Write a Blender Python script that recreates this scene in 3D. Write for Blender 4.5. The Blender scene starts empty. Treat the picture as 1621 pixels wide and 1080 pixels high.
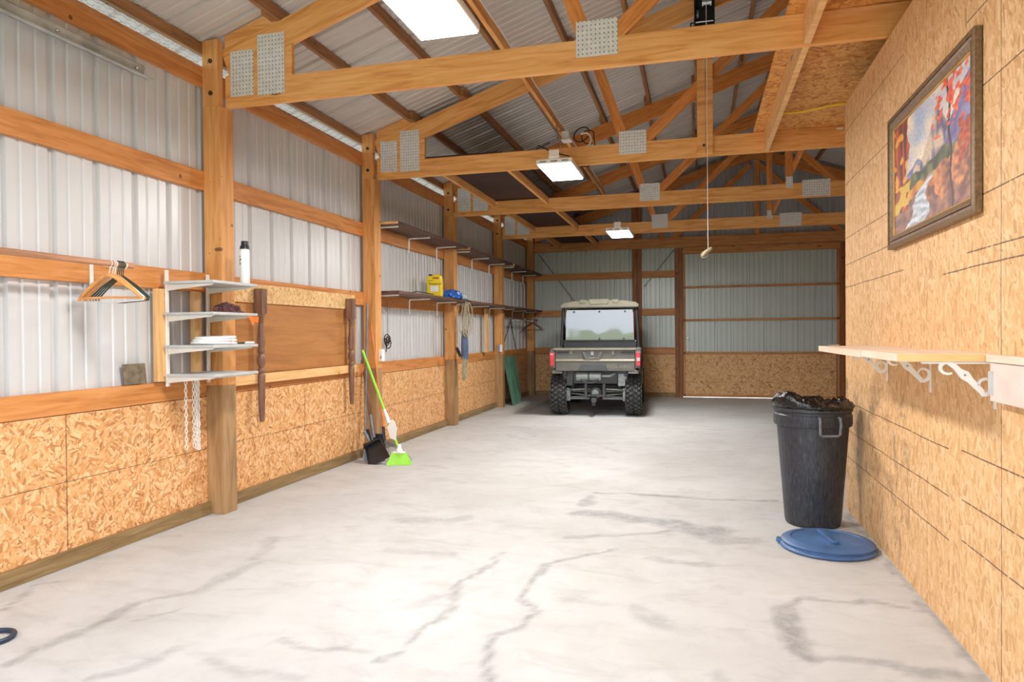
import bpy, bmesh, math, random
from mathutils import Vector, Matrix, noise
random.seed(7)
PI = math.pi
SC = bpy.context.scene
COL = SC.collection

# ------------------------------------------------------------------ camera, world, sun, exposure
F_PX, CAMH = 1092.2, 1.2853
fw = Vector((-0.26060, 0.96540, -0.01050)).normalized()
rt = Vector((0.96540, 0.26060, -0.00812)).normalized()
up = rt.cross(fw).normalized(); rt = fw.cross(up).normalized()
cam = bpy.data.cameras.new('camera'); cam.sensor_width = 36.0; cam.lens = F_PX / 1621 * 36
cam.clip_start = 0.05; cam.clip_end = 300
camo = bpy.data.objects.new('camera', cam); COL.objects.link(camo)
camo.matrix_world = Matrix(((rt.x, up.x, -fw.x, 0), (rt.y, up.y, -fw.y, 0), (rt.z, up.z, -fw.z, CAMH), (0, 0, 0, 1)))
SC.camera = camo
w = bpy.data.worlds.new('sky'); SC.world = w; w.use_nodes = True
WB = w.node_tree.nodes['Background']
WB.inputs[0].default_value = (0.80, 0.89, 1.0, 1); WB.inputs[1].default_value = 5.2
sun = bpy.data.lights.new('sun', 'SUN'); sun.energy = 4.0; sun.angle = 0.02; sun.color = (1, .95, .87)
suno = bpy.data.objects.new('sun', sun); COL.objects.link(suno); suno.rotation_euler = (math.radians(-38), math.radians(12), 0)
pl = bpy.data.lights.new('door_portal', 'AREA'); pl.shape = 'RECTANGLE'; pl.size = 4.3; pl.size_y = 2.9; pl.cycles.is_portal = True
plo = bpy.data.objects.new('door_portal', pl); COL.objects.link(plo); plo.location = (-1.15, -.66, 1.45)
plo.rotation_euler = (math.radians(-90), 0, 0); plo.rotation_euler = (math.radians(90), 0, 0)
FIX_POWER = 79.0
SC.view_settings.view_transform = 'Standard'; SC.view_settings.look = 'None'
SC.view_settings.gamma = 1.0; SC.view_settings.exposure = 0.0
try: SC.view_settings.use_curve_mapping = False
except Exception: pass
SC.cycles.use_denoising = True
SC.cycles.max_bounces = 10; SC.cycles.diffuse_bounces = 6
SC.cycles.sample_clamp_indirect = 8.0

# ------------------------------------------------------------------ materials
def lin(c):
    return tuple(((v / 255) / 12.92 if v / 255 <= .04045 else ((v / 255 + .055) / 1.055) ** 2.4) for v in c) + (1,)
class NT:
    def __init__(s, name):
        s.m = bpy.data.materials.new(name); s.m.use_nodes = True; s.t = s.m.node_tree
        s.b = s.t.nodes['Principled BSDF']
    def n(s, typ, **k):
        nd = s.t.nodes.new(typ)
        for a, v in k.items(): setattr(nd, a, v)
        return nd
    def l(s, a, b): s.t.links.new(a, b)
    def math(s, op, a, b=None, c=None):
        nd = s.n('ShaderNodeMath', operation=op)
        for i, v in enumerate((a, b, c)):
            if v is None: continue
            if isinstance(v, (int, float)): nd.inputs[i].default_value = v
            else: s.l(v, nd.inputs[i])
        return nd.outputs[0]
    def coords(s, rnd=True):
        tc = s.n('ShaderNodeTexCoord')
        if not rnd: return tc.outputs['Object']
        oi = s.n('ShaderNodeObjectInfo'); v = s.n('ShaderNodeVectorMath', operation='SCALE')
        cx = s.n('ShaderNodeCombineXYZ'); 
        for i in range(3): s.l(oi.outputs['Random'], cx.inputs[i])
        s.l(cx.outputs[0], v.inputs[0]); v.inputs['Scale'].default_value = 37.0
        a = s.n('ShaderNodeVectorMath', operation='ADD'); s.l(tc.outputs['Object'], a.inputs[0]); s.l(v.outputs[0], a.inputs[1])
        return a.outputs[0]
    def mapping(s, vec, scale=(1, 1, 1), rot=(0, 0, 0)):
        mp = s.n('ShaderNodeMapping'); s.l(vec, mp.inputs['Vector']); mp.inputs['Scale'].default_value = scale; mp.inputs['Rotation'].default_value = rot
        return mp.outputs[0]
    def noise(s, vec, scale, detail=4, dist=0, rough=.55):
        nd = s.n('ShaderNodeTexNoise'); s.l(vec, nd.inputs['Vector']); nd.inputs['Scale'].default_value = scale
        nd.inputs['Detail'].default_value = detail; nd.inputs['Distortion'].default_value = dist; nd.inputs['Roughness'].default_value = rough
        return nd.outputs['Fac']
    def ramp(s, fac, stops, interp='LINEAR'):
        r = s.n('ShaderNodeValToRGB'); s.l(fac, r.inputs[0]); cr = r.color_ramp; cr.interpolation = interp
        while len(cr.elements) < len(stops): cr.elements.new(.5)
        for e, (p, c) in zip(cr.elements, stops): e.position = p; e.color = c if len(c) == 4 else lin(c)
        return r.outputs[0]
    def mix(s, fac, a, b, mode='MIX'):
        nd = s.n('ShaderNodeMix', data_type='RGBA', blend_type=mode)
        for sock, v in ((nd.inputs[0], fac), (nd.inputs[6], a), (nd.inputs[7], b)):
            if isinstance(v, (int, float)): sock.default_value = v
            elif isinstance(v, tuple): sock.default_value = v if len(v) == 4 else lin(v)
            else: s.l(v, sock)
        return nd.outputs[2]
    def out(s, col, rough=.6, metal=0, bump=None, bs=.2, bd=.01, spec=None):
        if isinstance(col, tuple): s.b.inputs['Base Color'].default_value = col if len(col) == 4 else lin(col)
        else: s.l(col, s.b.inputs['Base Color'])
        if isinstance(rough, (int, float)): s.b.inputs['Roughness'].default_value = rough
        else: s.l(rough, s.b.inputs['Roughness'])
        s.b.inputs['Metallic'].default_value = metal
        if spec is not None: s.b.inputs['Specular IOR Level'].default_value = spec
        if bump is not None:
            bp = s.n('ShaderNodeBump'); bp.inputs['Strength'].default_value = bs; bp.inputs['Distance'].default_value = bd
            s.l(bump, bp.inputs['Height']); s.l(bp.outputs[0], s.b.inputs['Normal'])
        return s.m
def plain(name, c, rough=.5, metal=0, vary=.12, sc=8, bump=0, spec=None):
    t = NT(name); v = t.coords(); f = t.noise(v, sc, 3)
    lo = tuple(max(0, x * (1 - vary)) for x in c); hi = tuple(min(255, x * (1 + vary)) for x in c)
    col = t.ramp(f, [(.3, lo), (.7, hi)])
    return t.out(col, rough, metal, bump=t.noise(v, sc * 12, 3) if bump else None, bs=bump or .1, bd=.003, spec=spec)
def wood(name, lo, mid, hi, grain=(1.3, 16, 16), rough=.55, knots=True, rnd=True, streak=.5, nails=False):
    t = NT(name); v = t.coords(rnd); m = t.mapping(v, grain)
    a = t.noise(m, 1.6, 5, .9); b = t.noise(m, 7, 3, .2)
    f = t.math('ADD', t.math('MULTIPLY', a, 1 - streak * .4), t.math('MULTIPLY', b, streak * .4))
    col = t.ramp(f, [(.33, lo), (.5, mid), (.66, hi)])
    big = t.noise(v, 1.2, 2); col = t.mix(t.math('MULTIPLY', big, .35), col, mid)
    if knots:
        vo = t.n('ShaderNodeTexVoronoi'); t.l(t.mapping(v, (1.6, 5.5, 5.5)), vo.inputs['Vector']); vo.inputs['Scale'].default_value = 1.0
        k = t.math('LESS_THAN', t.math('ADD', vo.outputs['Distance'], t.math('MULTIPLY', b, .06)), .105)
        col = t.mix(t.math('MULTIPLY', k, .8), col, tuple(x * .45 for x in lo))
    if nails:
        vn = t.n('ShaderNodeTexVoronoi'); t.l(v, vn.inputs['Vector']); vn.inputs['Scale'].default_value = 11.0
        col = t.mix(t.math('MULTIPLY', t.math('LESS_THAN', vn.outputs['Distance'], .055), .8), col, (92, 54, 28))
    return t.out(col, rough, bump=b, bs=.12, bd=.004)
def ink(t, col, lines, color=(70, 48, 34), wob=.003):
    """chalk / joint lines on a sheet wall: (axis of constant, value, running axis, start, end, half width)"""
    tc = t.n('ShaderNodeTexCoord'); sx = t.n('ShaderNodeSeparateXYZ'); t.l(tc.outputs['Object'], sx.inputs[0])
    wn = t.math('MULTIPLY', t.math('SUBTRACT', t.noise(tc.outputs['Object'], 3, 2), .5), wob * 4)
    brk = t.noise(tc.outputs['Object'], 30, 3)
    tot = None
    for ax, val, rax, a, b, hw in lines:
        d = t.math('COMPARE', t.math('ADD', sx.outputs[ax], wn), val, hw)
        m = t.math('MULTIPLY', d, t.math('MULTIPLY', t.math('GREATER_THAN', sx.outputs[rax], a), t.math('LESS_THAN', sx.outputs[rax], b)))
        tot = m if tot is None else t.math('MAXIMUM', tot, m)
    tot = t.math('MULTIPLY', tot, t.ramp(brk, [(.30, (0, 0, 0, 1)), (.45, (.85, .85, .85, 1))]))
    return t.mix(tot, col, color)
def osb(name, pal, axis='X', spread=1.0, lines=None, dirt=None, sc=1.0):
    """oriented strand board: voronoi flakes turned at random about the sheet normal"""
    t = NT(name); tc = t.n('ShaderNodeTexCoord'); v = tc.outputs['Object']
    def layer(coarse, base, fs, seed):
        add = t.n('ShaderNodeVectorMath', operation='ADD'); t.l(v, add.inputs[0]); add.inputs[1].default_value = (seed, seed * 1.7, seed * .6)
        c = t.n('ShaderNodeTexVoronoi'); t.l(add.outputs[0], c.inputs['Vector']); c.inputs['Scale'].default_value = coarse
        sep = t.n('ShaderNodeSeparateColor'); t.l(c.outputs['Color'], sep.inputs[0])
        ang = t.math('ADD', t.math('MULTIPLY', t.math('SUBTRACT', sep.outputs[0], .5), PI * spread), base)
        r = t.n('ShaderNodeVectorRotate', rotation_type={'X': 'X_AXIS', 'Y': 'Y_AXIS', 'Z': 'Z_AXIS'}[axis]); t.l(add.outputs[0], r.inputs['Vector']); t.l(ang, r.inputs['Angle'])
        s3 = {'X': (1, 4.5, 1.1), 'Y': (4.5, 1, 1.1), 'Z': (1.1, 4.5, 1)}[axis]
        f = t.n('ShaderNodeTexVoronoi'); t.l(t.mapping(r.outputs[0], tuple(k * fs for k in s3)), f.inputs['Vector']); f.inputs['Scale'].default_value = 1
        s2 = t.n('ShaderNodeSeparateColor'); t.l(f.outputs['Color'], s2.inputs[0])
        fib = t.noise(t.mapping(r.outputs[0], tuple(k * fs * 2.2 for k in s3)), 2.0, 3)
        return s2.outputs[0], s2.outputs[1], fib
    a, a2, fa = layer(13 * sc, 0.0, 11 * sc, 0.0); b, b2, fb = layer(17 * sc, 0.6, 15 * sc, 5.3)
    sel = t.math('GREATER_THAN', a2, .45)
    f = t.math('ADD', t.math('MULTIPLY', sel, a), t.math('MULTIPLY', t.math('SUBTRACT', 1, sel), b))
    f = t.math('ADD', t.math('MULTIPLY', f, .7), t.math('MULTIPLY', fa, .3))
    col = t.ramp(f, [(.16, pal[0]), (.3, pal[1]), (.55, pal[2]), (.82, pal[3])])
    big = t.noise(v, 1.1, 3); col = t.mix(t.math('MULTIPLY', big, .4), col, pal[2])
    if dirt:
        sx = t.n('ShaderNodeSeparateXYZ'); t.l(v, sx.inputs[0])
        (y0, y1, z1) = dirt
        m = t.math('MULTIPLY', t.math('MULTIPLY', t.math('GREATER_THAN', sx.outputs[1], y0), t.math('LESS_THAN', sx.outputs[1], y1)), t.math('LESS_THAN', sx.outputs[2], z1))
        g = t.ramp(t.noise(v, 5, 6, .5, .7), [(.50, (0, 0, 0, 1)), (.68, (.6, .6, .6, 1))])
        col = t.mix(t.math('MULTIPLY', m, g), col, (60, 52, 50))
    if lines: col = ink(t, col, lines)
    return t.out(col, .62, bump=f, bs=.15, bd=.004)

M = {}
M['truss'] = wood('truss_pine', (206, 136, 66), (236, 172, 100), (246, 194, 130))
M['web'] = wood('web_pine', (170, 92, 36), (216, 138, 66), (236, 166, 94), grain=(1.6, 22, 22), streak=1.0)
M['post'] = wood('post_fir', (186, 122, 62), (220, 156, 90), (232, 174, 112), grain=(12, 12, 1.1), nails=True)
M['post_low'] = wood('treated_post', (128, 98, 66), (166, 130, 88), (184, 152, 110), grain=(12, 12, 1.1), knots=False)
M['girt'] = wood('girt_fir', (176, 108, 50), (208, 138, 74), (222, 158, 98), grain=(14, 1.2, 14))
M['girt_x'] = wood('girt_fir_across', (160, 102, 54), (200, 136, 78), (214, 156, 100), grain=(1.2, 14, 14))
M['purlin'] = wood('purlin_spruce', (112, 76, 46), (156, 110, 70), (178, 134, 92), grain=(14, 1.2, 14))
M['strip'] = wood('light_pine', (206, 154, 92), (232, 184, 124), (242, 202, 148), grain=(14, 1.2, 14))
M['stripz'] = wood('light_pine_upright', (206, 154, 92), (232, 184, 124), (242, 202, 148), grain=(14, 14, 1.2))
M['skirt'] = wood('treated_skirt', (104, 82, 50), (142, 116, 76), (164, 140, 98), grain=(14, 1.0, 14), knots=False)
M['ply'] = wood('stained_plywood', (158, 104, 54), (178, 120, 66), (190, 134, 78), grain=(6, 1.0, 9), knots=False, streak=.3)
M['darkply'] = plain('dark_plywood', (62, 40, 36), .7, vary=.1, sc=2)
M['shelf_wood'] = wood('shelf_board', (70, 46, 38), (96, 66, 54), (118, 84, 68), grain=(10, 1, 10), knots=False)
M['spindle'] = wood('walnut_turned', (98, 70, 54), (128, 94, 76), (150, 116, 96), grain=(14, 14, 1.2), rough=.35, knots=False)
M['pale_board'] = wood('pale_board', (224, 194, 168), (234, 208, 188), (242, 222, 208), grain=(14, 1.2, 14), knots=False)
M['pale_end'] = wood('pale_board_end', (236, 190, 118), (246, 206, 140), (250, 216, 158), grain=(2, 14, 14), knots=False)
PALL = [(160, 96, 50), (206, 142, 84), (228, 172, 114), (242, 206, 158)]
PALR = [(190, 142, 92), (212, 166, 114), (224, 180, 128), (234, 200, 156)]
LINL = [(2, .470, 1, 0, 14, .0022), (1, 3.091, 2, 0, .86, .0025), (1, 3.70, 2, 0, .86, .0012), (1, 4.98, 2, 0, .86, .001), (1, 5.53, 2, 0, .86, .002), (1, 7.97, 2, 0, .86, .0025), (1, 10.4, 2, 0, .86, .0025)]
M['osb_left'] = osb('osb_left', PALL, 'X', .8, LINL, sc=1.25)
M['osb_back'] = osb('osb_back', [(158, 106, 60), (208, 154, 98), (228, 180, 124), (238, 200, 150)], 'Y', 1.0, [(2, .31, 0, -3.3, 2.6, .0015)], sc=.9)
LINR = []
for z in (.385, .575, .777): LINR.append((2, z, 1, 3.33, 5.46, .0028))
for z in (.43, .595, .797): LINR.append((2, z, 1, 0, 3.18, .0028))
for z in (1.60, 1.76, 1.95, 2.34, 2.716): LINR.append((2, z, 1, 4.0, 5.46, .0026))
for z in (1.53, 1.59, 1.795, 2.2, 2.5): LINR.append((2, z, 1, 0, 3.12 if z > 1.55 else 3.4, .0028))
LINR += [(1, 2.80, 2, 0, 2.9, .0028), (1, 3.62, 2, 0, 2.9, .001), (1, 4.43, 2, 0, 2.9, .001), (1, 5.24, 2, 0, 2.9, .001), (1, 3.21, 2, 0, 2.9, .0008)]
M['osb_right'] = osb('osb_right', PALR, 'X', .28, LINR, dirt=(3.9, 5.46, .95), sc=1.15)
M['osb_deck'] = osb('osb_deck', [(150, 88, 34), (198, 130, 58), (220, 156, 80), (234, 180, 108)], 'Z', .9, sc=.85)
M['osb_strip'] = osb('osb_strip', [(176, 130, 76), (210, 166, 106), (224, 184, 128), (236, 204, 156)], 'X', 1.0, sc=1.3)
def sheet_mat(name, c, rough=.34):
    t = NT(name); v = t.coords(False); f = t.noise(v, 1.6, 4); f2 = t.noise(t.mapping(v, (30, 30, 1.5)), 2, 3)
    col = t.mix(t.math('MULTIPLY', f2, .08), t.ramp(f, [(.3, tuple(x * .97 for x in c)), (.7, c)]), tuple(x * .90 for x in c))
    return t.out(col, rough, 0.08, spec=.5)
M['sheet'] = sheet_mat('painted_ribbed_steel', (216, 217, 219))
M['sheet_roof'] = sheet_mat('painted_roof_steel', (210, 207, 202))
M['sheet_back'] = sheet_mat('painted_back_steel', (200, 208, 204))
M['sheet_dark'] = sheet_mat('weathered_gable_steel', (178, 180, 184))
def galv(name, c=(178, 182, 186)):
    t = NT(name); v = t.coords(); vo = t.n('ShaderNodeTexVoronoi'); t.l(v, vo.inputs['Vector']); vo.inputs['Scale'].default_value = 60
    s = t.n('ShaderNodeSeparateColor'); t.l(vo.outputs['Color'], s.inputs[0])
    return t.out(t.ramp(s.outputs[0], [(0, tuple(x * .86 for x in c)), (1, c)]), .42, .55)
M['galv'] = galv('galvanised_steel')
M['track'] = plain('track_zinc', (186, 190, 190), .45, .1)
def plate_mat():
    t = NT('toothed_plate'); tc = t.n('ShaderNodeTexCoord'); sx = t.n('ShaderNodeSeparateXYZ'); t.l(tc.outputs['Object'], sx.inputs[0])
    fx = t.math('ABSOLUTE', t.math('SUBTRACT', t.math('FRACT', t.math('MULTIPLY', sx.outputs[0], 1 / .027)), .5))
    fz = t.math('ABSOLUTE', t.math('SUBTRACT', t.math('FRACT', t.math('MULTIPLY', sx.outputs[2], 1 / .029)), .5))
    h = t.math('LESS_THAN', t.math('ADD', t.math('MULTIPLY', fx, fx), t.math('MULTIPLY', t.math('MULTIPLY', fz, fz), .6)), .022)
    col = t.mix(h, t.ramp(t.noise(t.coords(), 30, 3), [(.3, (214, 216, 218)), (.7, (236, 238, 238))]), (136, 124, 108))
    return t.out(col, .45, .12, bump=t.math('SUBTRACT', 1, h), bs=.5, bd=.003)
M['plate'] = plate_mat()
M['white_metal'] = plain('white_enamel', (236, 234, 228), .35, vary=.03)
M['cream_metal'] = plain('cream_enamel', (226, 218, 198), .4, vary=.04)
M['grey_shelf'] = plain('grey_metal_shelf', (188, 192, 192), .4, vary=.05)
M['black_plastic'] = plain('black_plastic', (34, 36, 40), .38, vary=.15)
M['grey_rubber'] = plain('grey_scuffed_plastic', (104, 106, 112), .5, vary=.2, sc=30)
M['black'] = plain('black_steel', (20, 20, 22), .4, vary=.15)
M['chrome'] = plain('bright_steel', (190, 192, 194), .25, .9, vary=.05)
M['white_plastic'] = plain('white_plastic', (238, 238, 238), .4, vary=.02)
M['rubber'] = plain('rubber', (36, 38, 40), .62, vary=.25, sc=30)
M['lug'] = plain('dusty_rubber', (66, 66, 66), .7, vary=.35, sc=40)
M['mat'] = plain('floor_mat_rubber', (162, 167, 174), .8, vary=.08, sc=3)
M['green_plastic'] = plain('lime_plastic', (150, 222, 60), .45, vary=.05)
M['orange_handle'] = plain('orange_wood_handle', (216, 122, 50), .5)
M['brown_handle'] = wood('old_wood_handle', (96, 66, 50), (128, 94, 74), (150, 118, 96), grain=(14, 14, 1.2), knots=False)
M['old_dowel'] = wood('old_dowel', (150, 106, 78), (190, 142, 108), (206, 164, 130), grain=(14, 1.2, 14), knots=False)
M['rust'] = plain('dark_iron', (62, 50, 40), .6, .4, vary=.3, sc=30)
M['steel'] = plain('grey_steel', (130, 134, 140), .45, .5)
M['blue_tarp'] = plain('blue_film', (52, 98, 176), .22, vary=.35, sc=14, bump=.4)
M['clear_film'] = plain('clear_film', (190, 204, 220), .2, vary=.2, sc=14)
M['blue_plastic'] = plain('blue_plastic', (66, 98, 142), .42, vary=.12, sc=5)
M['yellow_plastic'] = plain('yellow_plastic', (246, 212, 16), .35, vary=.03)
M['yellow_cable'] = plain('yellow_cable', (244, 212, 30), .4, vary=.03)
M['rope'] = plain('tan_cord', (176, 166, 140), .7, vary=.12, sc=30)
M['tube_blue'] = plain('blue_grey_tube', (88, 106, 138), .35)
M['green_metal'] = plain('green_steel', (84, 122, 100), .45, vary=.15, sc=4)
M['red_lamp'] = plain('red_lens', (214, 48, 66), .25, vary=.12, sc=30)
M['orange_tape'] = plain('orange_film', (246, 122, 44), .5)
M['maroon'] = plain('maroon_cloth', (104, 66, 70), .8, vary=.2, sc=20)
M['wood_hanger'] = wood('hanger_beech', (206, 138, 74), (228, 164, 98), (240, 186, 124), grain=(1.5, 20, 20), rough=.35, knots=False)
M['green_hanger'] = plain('green_hanger_plastic', (36, 64, 58), .4)
M['black_text'] = plain('black_print', (28, 26, 28), .6)
M['paper'] = plain('white_paper', (236, 238, 236), .6, vary=.03)
M['bronze'] = plain('bronze_frame', (120, 96, 68), .45, .2, vary=.15, sc=60)
M['gilt'] = plain('gilt_edge', (196, 150, 76), .4, .3)
M['tile_board'] = plain('grey_brown_board', (120, 108, 90), .7, vary=.18, sc=25)
def utvm(name, c, r=.42): return plain(name, c, r, vary=.06)
M['utv'] = utvm('utv_body_plastic', (98, 96, 92)); M['utv_light'] = utvm('utv_roof_plastic', (134, 130, 112), .4)
M['utv_dark'] = utvm('utv_dark_plastic', (46, 47, 50)); M['utv_frame'] = utvm('utv_frame_steel', (72, 76, 78), .4)
M['alu'] = plain('cast_aluminium', (150, 158, 158), .45, .5, vary=.12, sc=25)
# black film (bag)
t = NT('black_film'); v = t.coords(); M['bagfilm'] = t.out((12, 12, 14), .16, bump=t.noise(v, 16, 5, 1.0), bs=.8, bd=.02)
# glass of the buggy window
t = NT('rear_window_acrylic'); t.b.inputs['Base Color'].default_value = lin((140, 143, 146)); t.b.inputs['Roughness'].default_value = .04
t.b.inputs['Transmission Weight'].default_value = .35; t.b.inputs['IOR'].default_value = 1.85; bp = t.n('ShaderNodeBump'); bp.inputs['Strength'].default_value = .25; bp.inputs['Distance'].default_value = .02; t.l(t.noise(t.coords(False), 2.2, 1), bp.inputs['Height']); t.l(bp.outputs[0], t.b.inputs['Normal'])
M['acrylic'] = t.m
# worn black bin: scuffed
t = NT('scuffed_black_plastic'); v = t.coords(False); s = t.noise(t.mapping(v, (30, 30, 6)), 3, 5, .3, .7)
M['bin'] = t.out(t.ramp(s, [(.42, (36, 38, 44)), (.62, (58, 61, 70)), (.75, (88, 92, 102))]), .42, bump=s, bs=.1, bd=.002)
# lamps
def emit(name, c, s):
    t = NT(name); t.b.inputs['Base Color'].default_value = (0.8, .8, .8, 1)
    t.b.inputs['Emission Color'].default_value = c; t.b.inputs['Emission Strength'].default_value = s; return t.m
M['led'] = emit('led_diffuser', (.97, .99, 1, 1), 20.0)
# painting canvas (colours of its own)
def attr_mat(name, attr, rough, bump=0):
    t = NT(name); a = t.n('ShaderNodeVertexColor'); a.layer_name = attr
    return t.out(a.outputs['Color'], rough, bump=t.noise(t.coords(False), 120, 2) if bump else None, bs=bump, bd=.001)
M['canvas'] = attr_mat('painted_canvas', 'paint', .45, .3)
# concrete with stains
t = NT('concrete'); tc = t.n('ShaderNodeTexCoord'); v = tc.outputs['Object']
n1 = t.noise(v, .8, 5, .3, .6); n2 = t.noise(v, 6, 6, .4, .65); n3 = t.noise(t.mapping(v, (1, 2.2, 1)), 2.3, 6, .8, .65)
c = t.ramp(n1, [(.3, (180, 179, 177)), (.6, (197, 197, 197))])
c = t.mix(t.ramp(n2, [(.48, (0, 0, 0, 1)), (.8, (.35, .35, .35, 1))]), c, (154, 152, 150))
c = t.mix(t.ramp(n3, [(.52, (0, 0, 0, 1)), (.72, (.38, .38, .38, 1))]), c, (152, 149, 146))
va = t.n('ShaderNodeVertexColor'); va.layer_name = 'stain'; se = t.n('ShaderNodeSeparateColor'); t.l(va.outputs[0], se.inputs[0])
sm = t.math('MULTIPLY', se.outputs[0], t.ramp(t.noise(v, 14, 5, .5, .7), [(.3, (.35, .35, .35, 1)), (.6, (1, 1, 1, 1))]))
c = t.mix(sm, c, (100, 100, 104))
M['concrete'] = t.out(c, .7, bump=n2, bs=.08, bd=.004)
t = NT('gravel'); v = t.coords(False); M['gravel'] = t.out(t.ramp(t.noise(v, 25, 4), [(.3, (168, 160, 150)), (.7, (206, 200, 190))]), .9)
t = NT('lawn'); v = t.coords(False); M['lawn'] = t.out(t.ramp(t.noise(v, 3, 4), [(.3, (90, 118, 50)), (.7, (140, 160, 80))]), .9)

# ------------------------------------------------------------------ mesh helpers
def BM(): return bmesh.new()
def box(bm, a, b, m=None):
    vs = []
    for x in (a[0], b[0]):
        for y in (a[1], b[1]):
            for z in (a[2], b[2]):
                p = Vector((x, y, z)); vs.append(bm.verts.new(m @ p if m else p))
    for f in ((0, 1, 3, 2), (4, 6, 7, 5), (0, 4, 5, 1), (2, 3, 7, 6), (0, 2, 6, 4), (1, 5, 7, 3)): bm.faces.new([vs[i] for i in f])
    return bm
def prism(bm, pts, d, off, m=None):
    """polygon of 3D points extruded by vector d, starting at off"""
    off = Vector(off); d = Vector(d)
    a = [Vector(p) + off for p in pts]; b = [p + d for p in a]
    if m: a = [m @ p for p in a]; b = [m @ p for p in b]
    va = [bm.verts.new(p) for p in a]; vb = [bm.verts.new(p) for p in b]; n = len(a)
    bm.faces.new(va[::-1]); bm.faces.new(vb)
    for i in range(n): bm.faces.new([va[i], va[(i + 1) % n], vb[(i + 1) % n], vb[i]])
    return bm
def frame(d, upv=Vector((0, 0, 1))):
    d = d.normalized(); s = d.cross(upv)
    if s.length < 1e-4: s = d.cross(Vector((0, 1, 0)))
    s.normalize(); return d, s, s.cross(d).normalized()
def tube(bm, pts, r, n=8, closed=False, flat=1.0):
    pts = [Vector(p) for p in pts]; rings = []; N = len(pts); prev = None
    for i, p in enumerate(pts):
        if closed: d = pts[(i + 1) % N] - pts[i - 1]
        else: d = pts[min(i + 1, N - 1)] - pts[max(i - 1, 0)]
        if d.length < 1e-9: d = Vector((0, 0, 1))
        if prev is None: d, s, u = frame(d)
        else:
            d = d.normalized(); s = prev - d * prev.dot(d)
            if s.length < 1e-5: d, s, u = frame(d)
            s.normalize(); u = s.cross(d).normalized()
        prev = s; rr = r[i] if isinstance(r, (list, tuple)) else r
        rings.append([bm.verts.new(p + s * math.cos(2 * PI * k / n) * rr + u * math.sin(2 * PI * k / n) * rr * flat) for k in range(n)])
    for i in range(N if closed else N - 1):
        a, b = rings[i], rings[(i + 1) % N]
        for k in range(n): bm.faces.new([a[k], a[(k + 1) % n], b[(k + 1) % n], b[k]])
    if not closed: bm.faces.new(rings[0][::-1]); bm.faces.new(rings[-1])
    return bm
def lathe(bm, prof, o=(0, 0, 0), ax='Z', n=32, wob=None, m=None):
    rings = []; o = Vector(o)
    for (r, h) in prof:
        ring = []
        for k in range(n):
            a = 2 * PI * k / n; c, s = r * math.cos(a), r * math.sin(a)
            p = {'Z': Vector((c, s, h)), 'X': Vector((h, c, s)), 'Y': Vector((c, h, s))}[ax]
            if wob: p = wob(p, a)
            p = p + o; ring.append(bm.verts.new(m @ p if m else p))
        rings.append(ring)
    for a, b in zip(rings, rings[1:]):
        for k in range(n): bm.faces.new([a[k], a[(k + 1) % n], b[(k + 1) % n], b[k]])
    if prof[0][0] > 1e-5: bm.faces.new(rings[0][::-1])
    if prof[-1][0] > 1e-5: bm.faces.new(rings[-1])
    return bm
def arc(c, r, a0, a1, n, ex, ey):
    c = Vector(c); ex = Vector(ex); ey = Vector(ey)
    return [c + ex * r * math.cos(math.radians(a0 + (a1 - a0) * i / n)) + ey * r * math.sin(math.radians(a0 + (a1 - a0) * i / n)) for i in range(n + 1)]
def link(bm, c, d, L=.034, W=.022, r=.0028, tw=0):
    d, s, u = frame(Vector(d)); s = s * math.cos(tw) + u * math.sin(tw); c = Vector(c)
    P = []
    for k in range(10):
        a = 2 * PI * k / 10; P.append(c + s * math.cos(a) * (W / 2 - r) + d * (math.sin(a) * (W / 2 - r) + (1 if math.sin(a) > 0 else -1) * (L - W) / 2))
    tube(bm, P, r, 5, True)
def obj(name, bm, mat, parent=None, local=False, smooth=False, bevel=0, sub=0):
    bmesh.ops.remove_doubles(bm, verts=bm.verts, dist=1e-6)
    bmesh.ops.recalc_face_normals(bm, faces=bm.faces)
    me = bpy.data.meshes.new(name); bm.to_mesh(me); bm.free()
    if isinstance(mat, str): mat = M[mat]
    me.materials.append(mat); o = bpy.data.objects.new(name, me); COL.objects.link(o)
    if smooth:
        me.shade_smooth()
        if smooth != 2:
            try: me.set_sharp_from_angle(angle=math.radians(40))
            except Exception: pass
    if bevel:
        b = o.modifiers.new('bevel', 'BEVEL'); b.width = bevel; b.segments = 2; b.limit_method = 'ANGLE'; b.angle_limit = math.radians(50)
    if sub:
        s = o.modifiers.new('sub', 'SUBSURF'); s.levels = sub; s.render_levels = sub
    if parent:
        o.parent = parent
        if not local: o.matrix_parent_inverse = Matrix.LocRotScale(parent.location, parent.rotation_euler, None).inverted()
    return o
def tag(o, label, cat, group=None, kind=None):
    o['label'] = label; o['category'] = cat
    if group: o['group'] = group
    if kind: o['kind'] = kind
    return o
def thing(name, label, cat, loc=(0, 0, 0), rot=(0, 0, 0), group=None, kind=None):
    o = bpy.data.objects.new(name, None); COL.objects.link(o); o.location = loc; o.rotation_euler = rot; o.empty_display_size = .05
    return tag(o, label, cat, group, kind)
def struct(name, bm, mat, **k):
    o = obj(name, bm, mat, **k); 
    if not k.get('parent'): o['kind'] = 'structure'
    return o
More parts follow.
